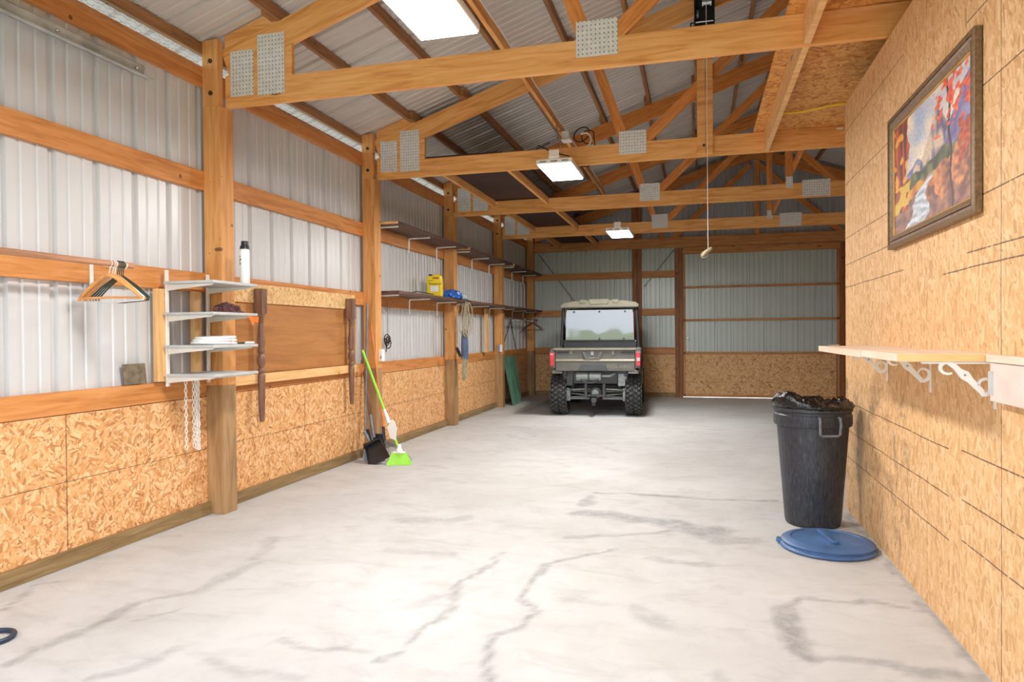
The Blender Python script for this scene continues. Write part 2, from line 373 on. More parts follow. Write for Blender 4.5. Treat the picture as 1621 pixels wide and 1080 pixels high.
def beam(name, p0, p1, wd, ht, mat, parent=None, upv=(0, 0, 1), bevel=.002, local=False):
    """board from p0 to p1; ht along upv, wd across; grain follows its length"""
    p0 = Vector(p0); p1 = Vector(p1); d, s, u = frame(p1 - p0, Vector(upv)); L = (p1 - p0).length
    bm = box(BM(), (-L / 2, -wd / 2, -ht / 2), (L / 2, wd / 2, ht / 2)); o = obj(name, bm, mat, bevel=bevel)
    mid = (p0 + p1) / 2
    mw = Matrix(((d.x, s.x, u.x, mid.x), (d.y, s.y, u.y, mid.y), (d.z, s.z, u.z, mid.z), (0, 0, 0, 1)))
    if s.cross(u).dot(d) < 0: mw = Matrix(((d.x, -s.x, u.x, mid.x), (d.y, -s.y, u.y, mid.y), (d.z, -s.z, u.z, mid.z), (0, 0, 0, 1)))
    if parent:
        o.parent = parent
        if not local: o.matrix_parent_inverse = Matrix.LocRotScale(parent.location, parent.rotation_euler, None).inverted()
    o.matrix_basis = mw
    return o
def text(body, size, mat, loc, rot, parent, name='lettering', ext=.002, sc=(1, 1, 1)):
    cu = bpy.data.curves.new(name, 'FONT'); cu.body = body; cu.size = size; cu.extrude = ext; cu.align_x = 'CENTER'; cu.align_y = 'CENTER'
    f = bpy.data.objects.new('tmp', cu); COL.objects.link(f); dg = bpy.context.evaluated_depsgraph_get(); dg.update()
    me = bpy.data.meshes.new_from_object(f.evaluated_get(dg)); bpy.data.objects.remove(f); bpy.data.curves.remove(cu)
    me.name = name; me.materials.clear(); me.materials.append(M[mat]); o = bpy.data.objects.new(name, me); COL.objects.link(o); o.parent = parent
    o.location = loc; o.rotation_euler = rot; o.scale = sc; return o
def dup(root, loc, rot=None, label=None, name=None):
    r = root.copy(); COL.objects.link(r); r.location = loc
    if rot is not None: r.rotation_euler = rot
    if label: r['label'] = label
    for ch in list(root.children):
        c = ch.copy(); COL.objects.link(c); c.parent = r
        for g in list(ch.children):
            d = g.copy(); COL.objects.link(d); d.parent = c
    return r
def ribbed(name, u0, u1, place, mat, pitch=.3, phase=0.0, sgn=1, parent=None, minor=True):
    """steel sheet as seen from inside: major ribs recessed; place(u, depth, end) -> point, end 0/1"""
    prof = [(0, 0)]; 
    P = []
    k0 = math.floor((u0 - phase) / pitch) - 1; k1 = math.ceil((u1 - phase) / pitch) + 1
    for k in range(k0, k1):
        b = phase + k * pitch
        P += [(b - .027, 0), (b - .018, .026), (b + .018, .026), (b + .027, 0)]
        if minor:
            for f in (1 / 3, 2 / 3):
                c = b + pitch * f; P += [(c - .014, 0), (c - .008, .009), (c + .008, .009), (c + .014, 0)]
    P = [(u, d) for u, d in P if u0 < u < u1]; P = [(u0, P[0][1] if abs(P[0][1]) < .01 else 0)] + P + [(u1, 0)]
    bm = BM(); a = [bm.verts.new(place(u, d * sgn, 0)) for u, d in P]; b = [bm.verts.new(place(u, d * sgn, 1)) for u, d in P]
    for i in range(len(P) - 1): bm.faces.new([a[i], a[i + 1], b[i + 1], b[i]])
    return obj(name, bm, mat, parent=parent)

# ------------------------------------------------------------------ setting
W = -3.44; BY = 14.06; FY = -.64; XR = 1.0324; XE = 5.54; S = 2.44
T = lambda k: 4.304 + S * k
RX = 1.05
def roof_z(x): return 4.5567 + .3333 * x if x < RX else 4.907 - .3333 * (x - RX)

# floor: a fine grid so that the stains sit where they are in the photo
ST = [(0.035,0.55,[(-1.13,3.88),(-1.12,3.60),(-1.21,3.32),(-1.13,3.06),(-1.16,2.81),(-1.17,2.60),(-1.21,2.46)]),
(0.02,0.4,[(-1.42,2.53),(-1.26,2.56)]),
(0.03,0.6,[(-0.49,4.10),(-0.62,3.98),(-0.80,3.76),(-0.85,3.47),(-0.82,3.19),(-0.74,3.06),(-0.75,2.91),(-0.85,2.80),(-0.81,2.57),(-0.76,2.42)]),
(0.035,0.6,[(-0.82,5.52),(-0.48,5.54),(0.03,5.50),(0.56,5.57)]),
(0.13,0.55,[(-0.82,4.88),(-0.57,4.85),(-0.42,4.79),(-0.14,4.79),(0.01,4.55),(0.13,4.65)]),
(0.1,0.4,[(0.12,4.44),(0.33,4.51)]),(0.09,0.35,[(-1.98,4.41),(-1.70,4.43),(-1.56,4.56)]),(0.035,0.45,[(-0.80,4.28),(-0.39,4.43),(-0.19,4.57)]),
(0.07,0.5,[(-0.83,5.10),(-0.83,5.41)]),(0.03,0.55,[(1.00,3.53),(0.77,3.58),(0.45,3.55),(0.39,3.38)]),(0.075,0.6,[(0.39,3.38),(0.37,3.07),(0.43,2.92)]),
(0.045,0.5,[(0.43,2.92),(0.63,2.92),(0.83,2.88),(0.93,2.90)]),(0.05,0.5,[(-2.64,2.72),(-2.60,2.53),(-2.61,2.34),(-2.64,2.24),(-2.63,2.06)]),
(0.03,0.4,[(-2.64,2.72),(-2.43,2.93)]),(0.06,0.35,[(-2.43,2.93),(-2.45,3.12),(-2.42,3.36)]),(0.012,0.4,[(-2.48,2.54),(-2.36,2.70)]),
(0.035,0.4,[(-2.20,2.06),(-2.14,2.16),(-2.08,2.37)]),(0.035,0.45,[(-1.68,2.55),(-1.55,2.48),(-1.42,2.53)]),(0.05,0.3,[(-1.88,2.31),(-1.68,2.26),(-1.45,2.28)]),
(0.05,0.4,[(-0.27,3.97),(-0.13,3.95),(0.04,3.96)]),(0.06,0.3,[(-0.31,3.26),(-0.17,3.11)]),(0.05,0.35,[(0.05,2.72),(0.11,2.65)]),(0.05,0.25,[(-0.61,3.27),(-0.43,3.27)]),
(0.02,0.5,[(-3.18,2.49),(-3.28,2.67),(-3.33,2.81),(-3.21,2.89)]),(0.06,0.3,[(-2.60,3.78),(-2.50,3.55),(-2.49,3.43)]),(0.1,0.25,[(-1.23,3.11),(-1.29,3.02)]),
(0.03,0.35,[(-2.38,8.47),(-2.20,8.74),(-1.96,8.44),(-2.09,8.15),(-2.38,8.47)]),(0.03,0.3,[(-2.82,6.32),(-2.55,6.31),(-2.32,6.23)]),
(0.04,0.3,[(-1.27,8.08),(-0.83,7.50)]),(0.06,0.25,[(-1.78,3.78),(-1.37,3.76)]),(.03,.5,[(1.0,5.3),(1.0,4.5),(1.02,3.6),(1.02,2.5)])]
def stain_at(x, y):
    wx = x + .035 * (noise.noise(Vector((x * 6, y * 6, 0))) + .5 * noise.noise(Vector((x * 15, y * 15, 3))))
    wy = y + .05 * noise.noise(Vector((x * 6, y * 6, 9)))
    v = 0
    for wd, a, P in ST:
        lx = [p[0] for p in P]; ly = [p[1] for p in P]; g = wd * 3
        if x < min(lx) - g or x > max(lx) + g or y < min(ly) - g or y > max(ly) + g: continue
        best = 9
        for (x0, y0), (x1, y1) in zip(P, P[1:]):
            dx, dy = x1 - x0, y1 - y0; tt = max(0, min(1, ((wx - x0) * dx + (wy - y0) * dy) / (dx * dx + dy * dy + 1e-9)))
            best = min(best, math.hypot(wx - x0 - dx * tt, wy - y0 - dy * tt))
        wl = wd * (.8 + .6 * noise.noise(Vector((x * 4, y * 4, 5))))
        v = max(v, a * max(0, 1 - (best / max(wl, .005)) ** 2) ** .6 if best < wl else 0)
    return v
struct('floor_slab', box(BM(), (W - .03, FY, -.05), (XE, BY + .03, -.004)), 'gravel')
xs = [-3.6 + .03 * i for i in range(int(4.75 / .03))] + [1.2 + i * .5 for i in range(10)]
ys = [-.64, 0, .8, 1.6] + [1.9 + .03 * i for i in range(int(4.2 / .03))] + [6.15 + .07 * i for i in range(40)] + [9.0 + .4 * i for i in range(14)]
me = bpy.data.meshes.new('floor'); vs = [(x, y, 0) for y in ys for x in xs]; nx = len(xs)
me.from_pydata(vs, [], [(j * nx + i, j * nx + i + 1, (j + 1) * nx + i + 1, (j + 1) * nx + i) for j in range(len(ys) - 1) for i in range(nx - 1)])
ca = me.color_attributes.new('stain', 'FLOAT_COLOR', 'POINT'); buf = []
for (x, y, z) in vs:
    s = stain_at(x, y); buf += [s, s, s, 1]
ca.data.foreach_set('color', buf); me.materials.append(M['concrete'])
fl = bpy.data.objects.new('floor', me); COL.objects.link(fl); fl['kind'] = 'structure'
struct('ground', box(BM(), (W - .5, -9, -.30), (14, 30, -.06)), 'gravel'); struct('ground', box(BM(), (-14, -9, -.30), (W - .5, 30, -.06)), plain('darkened_ground', (112, 108, 98), .9))  # unseen left strip coloured darker to cut light bounced into the eave gap
struct('ground', box(BM(), (-60, -90, -.40), (60, 60, -.31)), 'lawn')

struct('ground', prism(BM(), [(0, -14, -.35), (0, -70, -.35), (0, -70, 1.9), (0, -40, .8)], (80, 0, 0), (-50, 0, 0)), 'lawn')  # unseen lawn rise added as a green reflection for the buggy's rear window
# left wall: ribbed steel outside the girts, strand board below
WX = W - .040
struct_l = ribbed('wall_left', FY, BY + .09, lambda u, d, e: Vector((WX - d, u, 0.0 if e == 0 else 3.235)), M['sheet'], .2935, 3.063 + .0)
struct_l['kind'] = 'structure'
bm = BM(); ys2 = [FY, 1.87, 3.09, 4.31, 5.53, 6.75, 7.97, 9.19, 10.41, 11.63, BY]
for a, b in zip(ys2, ys2[1:]): box(bm, (W - .012, a + .0012, .02), (W, b - .0012, .848))
struct('wall_left_panelling', bm, 'osb_left')
struct('wall_right', box(BM(), (XR, FY, 0), (XR + .012, 5.46, 2.92)), 'osb_right')
struct('wall_right', box(BM(), (XR + .013, 5.44, 0), (XE - .01, 5.46, 2.92)), 'osb_right')
o = ribbed('wall_east', FY, BY + .04, lambda u, d, e: Vector((XE + d, u, 0.0 if e == 0 else 3.41)), M['sheet']); o['kind'] = 'structure'
# back wall: steel left of the sliding door, gable above
o = ribbed('wall_back', W - .09, -.34, lambda u, d, e: Vector((u, BY + .045 + d, 0.0 if e == 0 else 3.0)), M['sheet_back'], .3, -2.82); o['kind'] = 'structure'
o = ribbed('wall_back_right', 2.60, XE, lambda u, d, e: Vector((u, BY + .045 + d, 0.0 if e == 0 else 3.0)), M['sheet_back'], .3, -2.82); o['kind'] = 'structure'
o = ribbed('wall_back_gable', W - .09, XE, lambda u, d, e: Vector((u, BY + .05 + d, 2.93 if e == 0 else roof_z(u) + .02)), M['sheet_dark'], .3037, .034); o['kind'] = 'structure'
bm = BM()
for a, b in ((-3.29, -1.276), (-1.088, -.44)): box(bm, (a, BY + .02, .02), (b, BY + .032, .85))
struct('wall_back_panelling', bm, 'osb_back')
# front wall around the open overhead door, behind the camera
bm = BM(); box(bm, (W - .04, FY - .05, 0), (-3.25, FY, 3.0)); box(bm, (.95, FY - .05, 0), (XE, FY, 3.0))
prism(bm, [(W - .04, 0, 2.92), (XE, 0, 2.92), (XE, 0, roof_z(XE)), (RX, 0, roof_z(RX)), (W - .04, 0, roof_z(W))], (0, .05, 0), (0, FY - .05, 0))
struct('wall_front', bm, 'sheet')
# roof sheets, ribs up the slope
XO = -3.80
o = ribbed('ceiling_roof_left', FY - .05, BY + .1, lambda u, d, e: Vector((XO if e == 0 else RX, u, roof_z(XO if e == 0 else RX) + d)), M['sheet_roof'], .2935, .1); o['kind'] = 'structure'
o = ribbed('ceiling_roof_right', FY - .05, BY + .1, lambda u, d, e: Vector((5.9 if e == 0 else RX, u, roof_z(5.9 if e == 0 else RX) + d)), M['sheet_roof'], .2935, .1); o['kind'] = 'structure'
# skirt boards
for nm, a, b in (('baseboard_left', FY, 4.24), ('baseboard_left', 4.385, 6.68), ('baseboard_left', 6.83, 9.12), ('baseboard_left', 9.27, 11.56), ('baseboard_left', 11.71, 13.95)):
    struct(nm, box(BM(), (W, a, 0), (W + .035, b, .088)), 'skirt', bevel=.004)
struct('baseboard_back', box(BM(), (-3.29, BY - .01, 0), (-1.276, BY + .02, .09)), 'skirt')
struct('baseboard_back', box(BM(), (-1.088, BY - .01, 0), (-.44, BY + .02, .09)), 'skirt')

# sliding door in the back wall
door = bpy.data.objects.new('door_1', None); COL.objects.link(door); door.location = (1.13, BY, 0); door['kind'] = 'structure'
ribbed('door_sheet', -.36, 2.60, lambda u, d, e: Vector((u, BY + .065 + d, .010 if e == 0 else 2.95)), M['sheet_back'], .3037, .034, parent=door)
obj('door_panel', box(BM(), (-.25, BY + .03, .05), (2.50, BY + .045, .855)), 'osb_back', door)
for z, h in ((.875, .045), (1.527, .04), (2.176, .04), (.035, .045)): beam('door_rail', (-.28, BY + .035, z), (2.56, BY + .035, z), .05, h, 'girt_x', door)
for x in (-.265, 2.535): beam('door_stile', (x, BY + .035, .02), (x, BY + .035, 2.85), .05, .04, 'girt_x', door, upv=(1, 0, 0))
beam('door_track_board', (-.285, BY - .02, 2.89), (2.56, BY - .02, 2.89), .05, .13, 'girt_x', door)
bm = BM(); lathe(bm, [(.012, -.02), (.02, -.01), (.012, 0)], (-.2, BY, 1.18), 'Y', 12); lathe(bm, [(.012, -.02), (.02, -.01), (.012, 0)], (-.2, BY, .93), 'Y', 12)
obj('door_latch', bm, 'chrome', door, smooth=True)

# ------------------------------------------------------------------ timber frame
ORD = ['nearest', 'second', 'third', 'fourth', 'corner']
PLAB = ['nearest left wall post, beside the white bracket shelves', 'left wall post with brooms leaning against it', 'left wall post with coiled rope hung on it', 'left wall post beside leaning green sheets', 'corner post where left and back walls meet']
for k in range(5):
    y0 = T(k) - .064; 
    t = thing('timber_post', 'tall ' + PLAB[k], 'post', (-3.37, y0 + .07, 0))
    ya, yb = (y0, y0 + .144) if k < 4 else (BY - .11, BY + .03)
    obj('lower_section', box(BM(), (-3.44, ya, 0), (-3.297, yb, .93)), 'post_low', t, bevel=.003)['label'] = 'greenish treated lower section'
    top = roof_z(-3.37) - .02
    if k < 4:
        obj('upper_section', box(BM(), (-3.44, ya, .93), (-3.297, yb, 2.938)), 'post', t, bevel=.003)
        bm = box(BM(), (-3.44, ya, 2.938), (-3.312, ya + .06, top)); obj('notched_top', bm, 'post', t, bevel=.003)
        for z in (3.03, 3.26): obj('bolt', lathe(BM(), [(.016, -.008), (.016, 0)], (-3.37, ya, z), 'Y', 10), 'rust', t)
    else: obj('upper_section', box(BM(), (-3.44, ya, .93), (-3.297, yb, 3.3)), 'post', t, bevel=.003)
for (xa, xb, lab) in ((-1.276, -1.088, 'back wall post behind the parked buggy'), (-.437, -.291, 'back wall post at left jamb of the sliding door'), (2.56, 2.70, 'back wall post at right jamb of the sliding door')):
    t = thing('timber_post', lab, 'post', ((xa + xb) / 2, BY, 0))
    bm = box(BM(), (xa, BY - .03, 0), ((xa + xb) / 2 - .003, BY + .03, 4.0 if xa < -1 else 2.95)); box(bm, ((xa + xb) / 2 + .003, BY - .025, 0), (xb, BY + .03, 4.0 if xa < -1 else 2.95)); obj('built_up_plies', bm, wood('post_back', (112, 62, 28), (150, 90, 46), (172, 110, 62), grain=(12, 12, 1.2)), t, bevel=.003)
BAYN = ['nearest bay', 'second bay behind the plywood sheet', 'third bay with the yellow jug', 'fourth bay beyond the rope', 'farthest bay beside the back wall']
ROWN = [('eave', 3.085, 3.228), ('upper', 2.338, 2.478), ('middle', 1.602, 1.742), ('sill', .852, .980)]
for b in range(5):
    ya = FY if b == 0 else T(b - 1) + .008; yb = T(b) + .008 if b < 4 else BY + .03
    for rn, za, zb in ROWN:
        zo = 0
        o = obj('wall_girt', box(BM(), (W - .038, ya + .001, za + zo), (W, yb - .001, zb + zo)), 'girt', bevel=.003)
        tag(o, 'orange brown %s girt on left wall, %s' % (rn, BAYN[b]), 'girt', 'girts of the left wall')
for (xa, xb, nm) in ((-3.29, -1.276, 'left of the middle post behind the buggy'), (-1.088, -.437, 'between the middle post and sliding door')):
    for rn, za, zb in (('high', 2.38, 2.52), ('middle', 1.63, 1.765), ('sill', .852, .99)):
        tag(beam('wall_girt', (xa, BY + .02, (za + zb) / 2), (xb, BY + .02, (za + zb) / 2), .038, zb - za, 'girt_x'), '%s girt on the back wall, %s' % (rn, nm), 'girt', 'girts of the back wall')
tag(beam('header_beam', (-3.29, BY - .06, 3.06), (XE - .05, BY - .06, 3.06), .038, .20, 'girt_x'), 'long dark orange header beam across the back wall over the sliding door', 'beam')
# steel strap bracing on the back wall
for a, b, l in (((-3.2, BY + .005, 2.93), (-1.9, BY + .005, 1.2), 'from top left corner'), ((-.45, BY + .005, 2.93), (-1.05, BY + .005, 2.2), 'beside sliding door')):
    tag(beam('bracing_strap', a, b, .004, .028, 'steel', bevel=0), 'thin diagonal steel strap on the back wall ' + l, 'strap')

def tcb(x): return 4.2617 + .3333 * x if x < RX else 4.2617 + .3333 * (2 * RX - x)     # top chord underside
PLATES = {}
def plate(par, xa, xb, za, zb, yf, name='connector_plate'):
    return obj(name, box(BM(), (xa, yf - .0025, za), (xb, yf - .001, zb)), 'plate', par)
TL = ['nearest pine roof truss crossing the picture above the hall', 'second roof truss, with the upright board and black winch', 'third roof truss, carrying the near end of the dark loft panel', 'fourth roof truss, last before the back wall', 'gable truss against the back wall']
TD = .038
for k in range(5):
    y = T(k) if k < 4 else BY - .04; yc = y + TD / 2
    t = thing('roof_truss', TL[k], 'truss', (RX, yc, 2.94), group='roof trusses')
    x0 = -3.297
    if k < 4: beam('bottom_chord', (x0, yc, 3.03), (XE - .05, yc, 3.03), TD, .184, 'truss', t)
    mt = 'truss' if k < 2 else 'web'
    for sg in (-1, 1):
        xe = x0 if sg < 0 else 2 * RX - x0
        pts = [(xe, 0, tcb(xe)), (RX, 0, tcb(RX)), (RX, 0, tcb(RX) + .205), (xe, 0, tcb(xe) + .205)]
        # local bevelled board along its slope
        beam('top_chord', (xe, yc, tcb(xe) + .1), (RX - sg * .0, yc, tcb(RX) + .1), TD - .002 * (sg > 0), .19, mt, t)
        sx = lambda x: x if sg < 0 else 2 * RX - x
        beam('web', (sx(-.665), yc, 3.10), (sx(-.975), yc, 4.0), TD - .004, .095, 'web', t, upv=(1, 0, 0))
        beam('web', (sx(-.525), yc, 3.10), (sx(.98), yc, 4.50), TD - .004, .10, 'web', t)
        if k < 4:
            bm = prism(BM(), [(sx(x0), 0, 3.122), (sx(-2.75), 0, 3.122), (sx(-2.75), 0, tcb(-2.75) - .005), (sx(x0), 0, tcb(x0))], (0, TD - .004, 0), (0, y + .002, 0))
            obj('heel_wedge', bm, 'truss', t)
            if sg < 0:
                bm = prism(BM(), [(x0, 0, tcb(x0) + .2), (-2.87, 0, tcb(-2.87) + .2), (-2.87, 0, roof_z(-2.87) - .004), (x0, 0, roof_z(x0) - .004)], (0, TD, 0), (0, y, 0)); obj('eave_block', bm, 'truss', t)
    beam('king_post', (1.10, yc, 3.10 if k else 3.13), (1.10, yc, 4.58), TD - .006, .085, 'web', t, upv=(1, 0, 0))
    if k < 4:
        plate(t, -3.25, -3.06, 3.01, 3.335, y); plate(t, -3.025, -2.808, 3.0, 3.43, y); plate(t, -.73, -.47, 3.01, 3.235, y)
        if k > 1: plate(t, 1.25, 1.57, 2.95, 3.155, y); plate(t, 1.06, 1.14, 3.07, 3.21, y)
        plate(t, RX - .09, RX + .09, 4.44, 4.80, y)
        if k < 2:
            bm = box(BM(), (1.40 if k < 1 else 1.205, y - .0015, 3.07 if k < 1 else 3.09), (1.50 if k < 1 else 1.26, y - .0005, 3.098 if k < 1 else 3.105)); obj('grade_stamp', bm, 'paper', t)
# upright board bolted to the second truss
t = thing('hanging_board', 'upright pine board bolted to the front of the second truss', 'board', (.071, T(1) - .02, 2.955))
bm = box(BM(), (0, T(1) - .042, 2.955), (.075, T(1) - .004, 4.27)); box(bm, (.078, T(1) - .040, 2.955), (.142, T(1) - .004, 4.27)); obj('doubled_board', bm, 'stripz' if 0 else 'truss', t, bevel=.002)
bm = BM(); lathe(bm, [(.012, -.008), (.012, 0)], (.06, T(1) - .042, 3.03), 'Y', 10); obj('bolt', bm, 'rust', t)
# long diagonal brace between the king posts
tag(beam('diagonal_brace', (1.145, T(3) - .02, 3.16), (1.165, T(1) + .1, 3.50), .038, .07, 'web'), 'thin diagonal brace running back between the third and fourth trusses', 'brace')
# purlins: one piece per bay, lapped at the trusses
PX = [-3.455, -2.87, -2.31, -1.76, -1.20, -.62, -.03, .55, .98]
for i, x in enumerate(PX + [2 * RX - q for q in PX[::-1] if q < .9]):
    for b in range(-1, 5):
        if x > 1.2 and b < 1: continue
        ya = (FY + .02 if b < 0 else T(b) - .12); yb = T(b + 1) + .16 if b < 4 else BY + .04
        if b == -1: yb = T(0) + .16
        if b == 4: continue
        off = .02 if b % 2 else -.02
        if i == 0: ya = FY + .02 if b < 0 else T(b) + .02; yb = T(b + 1) + .02; off = 0
        zt = roof_z(x) - .006; hh = .085
        o = obj('roof_purlin', box(BM(), (x + off - .019, ya, zt - hh), (x + off + .019, min(yb, BY + .04), zt)), 'purlin', bevel=.002)
        side = 'left' if x < RX else 'right'
        rk = i if x < RX else 2 * len(PX) - 2 - i
        tag(o, 'dark brown roof purlin, %s from the %s eave, %s' % (['first', 'second', 'third', 'fourth', 'fifth', 'sixth', 'seventh', 'eighth', 'ninth', 'tenth'][rk], side, ['over the nearest bay', 'between first and second trusses', 'between second and third trusses', 'between third and fourth trusses', 'between fourth truss and back wall'][b + 1]), 'purlin', 'roof purlins of the %s slope' % side)
# chicken wire closing the eave gap
for b in range(5):
    ya = 1.9 if b == 0 else T(b - 1) + .1; yb = T(b) - .08
    bm = BM(); rows = 7
    for r in range(rows):
        z0 = 3.205 + r * .022; P = []
        n = int((yb - ya) / .02)
        for i in range(n):
            ph = (i // 1) % 4; dz = [0, .011, .011, 0][ph] * (1 if r % 2 else -1)
            P.append((W + .004 - .004 * (r / rows), ya + i * .02, z0 + dz))
        tube(bm, P, .0016, 3)
    tag(obj('chicken_wire', bm, 'galv'), 'strip of chicken wire closing the eave gap, %s' % BAYN[b], 'wire mesh', 'chicken wire at the eave')
# lateral brace board under the top chords with cable
t = thing('bracing_board', 'long orange board running back under the left rafters with a cable along it', 'board', (-1.56, 6, 3.71))
for a, b in ((FY + .2, T(1) + .5), (T(1) + .5, T(3) + .3)):
    beam('board', (-1.56, a, 3.70), (-1.56, b, 3.70), .038, .088, 'truss', t)
tube_b = BM(); P = [(-1.530, FY + .3 + i * .25, 3.735 + .006 * math.sin(i * 1.7)) for i in range(int((T(3) + .2 - FY - .3) / .25))]; tube(tube_b, P, .006, 6); obj('cable', tube_b, 'white_plastic', t)

# loft deck over the closed room
t = thing('loft_deck', 'strand board loft floor resting on the trusses above the right hand room', 'loft floor', (3, 4.5, 3.125))
bm = box(BM(), (.50, 1.7, 3.124), (XE - .1, 3.88, 3.142)); box(bm, (.50, 3.884, 3.124), (XE - .1, 6.13, 3.142)); box(bm, (.50, 6.134, 3.124), (XE - .1, 6.80, 3.142)); obj('deck_sheets', bm, 'osb_deck', t)
t2 = thing('rim_joist', 'pale rim joist along the left edge of the loft deck', 'joist', (.62, 4.5, 3.03))
beam('joist', (.615, T(0) + .04, 3.031), (.615, T(1) - .002, 3.031), .038, .182, 'strip', t2, upv=(0, 0, 1)); beam('joist', (.615, 1.75, 3.031), (.615, T(0) - .003, 3.031), .038, .182, 'strip', t2)
bm = BM(); P = [(.66 + i * .06, 6.16 - .012 * i + .02 * math.sin(i * .8), 3.108 - .012 * math.sin(i * PI / 7)) for i in range(12)]; tube(bm, P, .008, 8)
tag(obj('extension_cable', bm, 'yellow_cable', smooth=True), 'bright yellow cable strung under the loft deck', 'cable')

# dark loft panel over the far left bays
for b, lab in ((1, 'between second and third trusses'), (2, 'between third and fourth trusses'), (3, 'between fourth truss and back wall')):
    ya = T(b) + .04; yb = T(b + 1) if b < 3 else BY - .04
    tag(obj('loft_platform', box(BM(), (-2.78, ya - .02 + .03, 3.132), (-1.93, yb + .01, 3.15)), 'darkply'), 'dark brown plywood loft panel ' + lab, 'panel', 'dark loft panels')
    for x, nm in ((-2.72, 'outer left'), (-1.97, 'inner right')):
        t = thing('loft_joist', '%s joist under dark loft panel %s' % (nm, lab), 'joist', (x, ya, 3.09), group='joists under the dark loft panels')
        beam('joist', (x, ya + .001, 3.087), (x, yb - .002, 3.087), .038, .088, 'truss', t)
        bm = BM(); lathe(bm, [(.008, -.006), (.008, 0)], (x + .035, yb, 3.10), 'Y', 8); obj('screw_head', bm, 'white_plastic', t)

# ------------------------------------------------------------------ hanging lamps
def lamp(cx, cy, z, lab, chain_to):
    t = thing('shop_light', lab, 'lamp', (cx, cy, z), group='white LED shop lights'); L, Wd = .66, .30
    bm = BM(); box(bm, (-Wd / 2 - .014, -L / 2 - .012, .002), (Wd / 2 + .014, L / 2 + .012, .05)); obj('housing', bm, 'white_metal', t, local=True, bevel=.012)
    bm = BM(); box(bm, (-.05, -L / 2 - .02, .05), (.05, L / 2 + .02, .075))
    obj('driver_cover', bm, 'white_metal', t, local=True, bevel=.006)
    bm = BM()
    for x in (-.1, 0, .1): box(bm, (x - .03, -L / 2 - .0135, .018), (x + .03, -L / 2 - .0115, .03))
    obj('vent_slot', bm, 'steel', t, local=True)
    obj('diffuser', box(BM(), (-Wd / 2, -L / 2, -.004), (Wd / 2, L / 2, .002)), 'led', t, local=True)
    obj('hanger_tab', box(BM(), (-.045, -L / 2 - .01, .075), (.045, -L / 2 - .004, .125)), 'white_metal', t, local=True)
    bm = BM(); c = Vector((cx, cy, z)); tgt = [Vector(p) - c for p in chain_to]
    tube(bm, [(0, -L / 2 + .05, .06), tgt[0]], .0022, 5); tube(bm, [(0, L / 2 - .05, .06), tgt[0]], .0022, 5)
    obj('wire_hanger', bm, 'chrome', t, local=True)
    bm = BM(); a, b = tgt[0], tgt[1]; n = int((b - a).length / .026)
    for i in range(n): link(bm, a.lerp(b, (i + .5) / n), b - a, .034, .02, .0024, tw=(i % 2) * PI / 2)
    obj('chain', bm, 'chrome', t, local=True)
    la = bpy.data.lights.new('led_light', 'AREA'); la.shape = 'RECTANGLE'; la.size = Wd; la.size_y = L; la.energy = FIX_POWER; la.color = (1, .965, .91)
    lo = bpy.data.objects.new('led_light', la); COL.objects.link(lo); lo.parent = t; lo.location = (0, 0, -.012)
    return t
lamp(-1.215, 2.99, 2.80, 'nearest white LED shop light, cut off by the top of the picture', [(-1.26, 3.1, 3.0), (-1.54, 3.1, 3.66)])
lamp(-1.235, 6.40, 2.80, 'glowing white LED shop light hanging below the second truss', [(-1.30, 6.70, 3.14), (-1.55, 7.75, 3.66)])
lamp(-1.06, 9.85, 2.68, 'farther glowing white LED shop light, above the buggy', [(-1.1, 9.85, 2.86), (-1.54, 9.95, 3.66)])
# junction box, plugs and leads
t = thing('junction_box', 'white junction box with plugs and looped leads on the bracing board', 'junction box', (-1.50, 8.05, 3.62))
bm = box(BM(), (-1.535, 8.0, 3.56), (-1.45, 8.09, 3.66)); obj('box', bm, 'white_plastic', t, bevel=.006)
obj('base_plate', box(BM(), (-1.54, 7.97, 3.548), (-1.43, 8.12, 3.56)), 'white_plastic', t)
bm = BM(); tube(bm, arc((-1.30, 8.0, 3.60), .09, 0, 330, 16, (1, 0, .2), (0, .3, 1)), .007, 6); tube(bm, arc((-1.22, 8.02, 3.57), .08, 30, 300, 14, (1, .2, 0), (0, 0, 1)), .007, 6)
tube(bm, [(-1.16, 8.0, 3.6), (-1.14, 8.0, 3.4), (-1.2, 7.9, 3.2), (-1.27, 7.8, 3.18)], .007, 6); obj('black_lead', bm, 'black', t, smooth=True)
bm = BM(); tube(bm, arc((-1.26, 7.95, 3.52), .08, -90, 120, 12, (1, 0, 0), (0, 0, 1)), .009, 6); obj('white_lead', bm, 'white_plastic', t, smooth=True)
obj('tag_card', box(BM(), (-1.33, 7.9, 3.27), (-1.26, 7.902, 3.37)), 'paper', t)
bm = BM(); tube(bm, [(-1.30, 7.9, 3.37), (-1.42, 7.98, 3.55)], .003, 5); tube(bm, [(-1.42, 7.9, 3.5), (-1.43, 7.88, 3.15)], .003, 5); obj('pull_string', bm, 'white_plastic', t)
bm = BM(); tube(bm, [(-1.62, 7.7, 3.45), (-1.66, 7.2, 3.25), (-1.52, 6.70, 3.15), (-1.34, 6.66, 3.05), (-1.20, 6.6, 3.0), (-1.18, 6.5, 2.87)], .006, 6)
tag(obj('power_lead', bm, 'black', smooth=True), 'black power lead running down to the lamp below the second truss', 'cable')

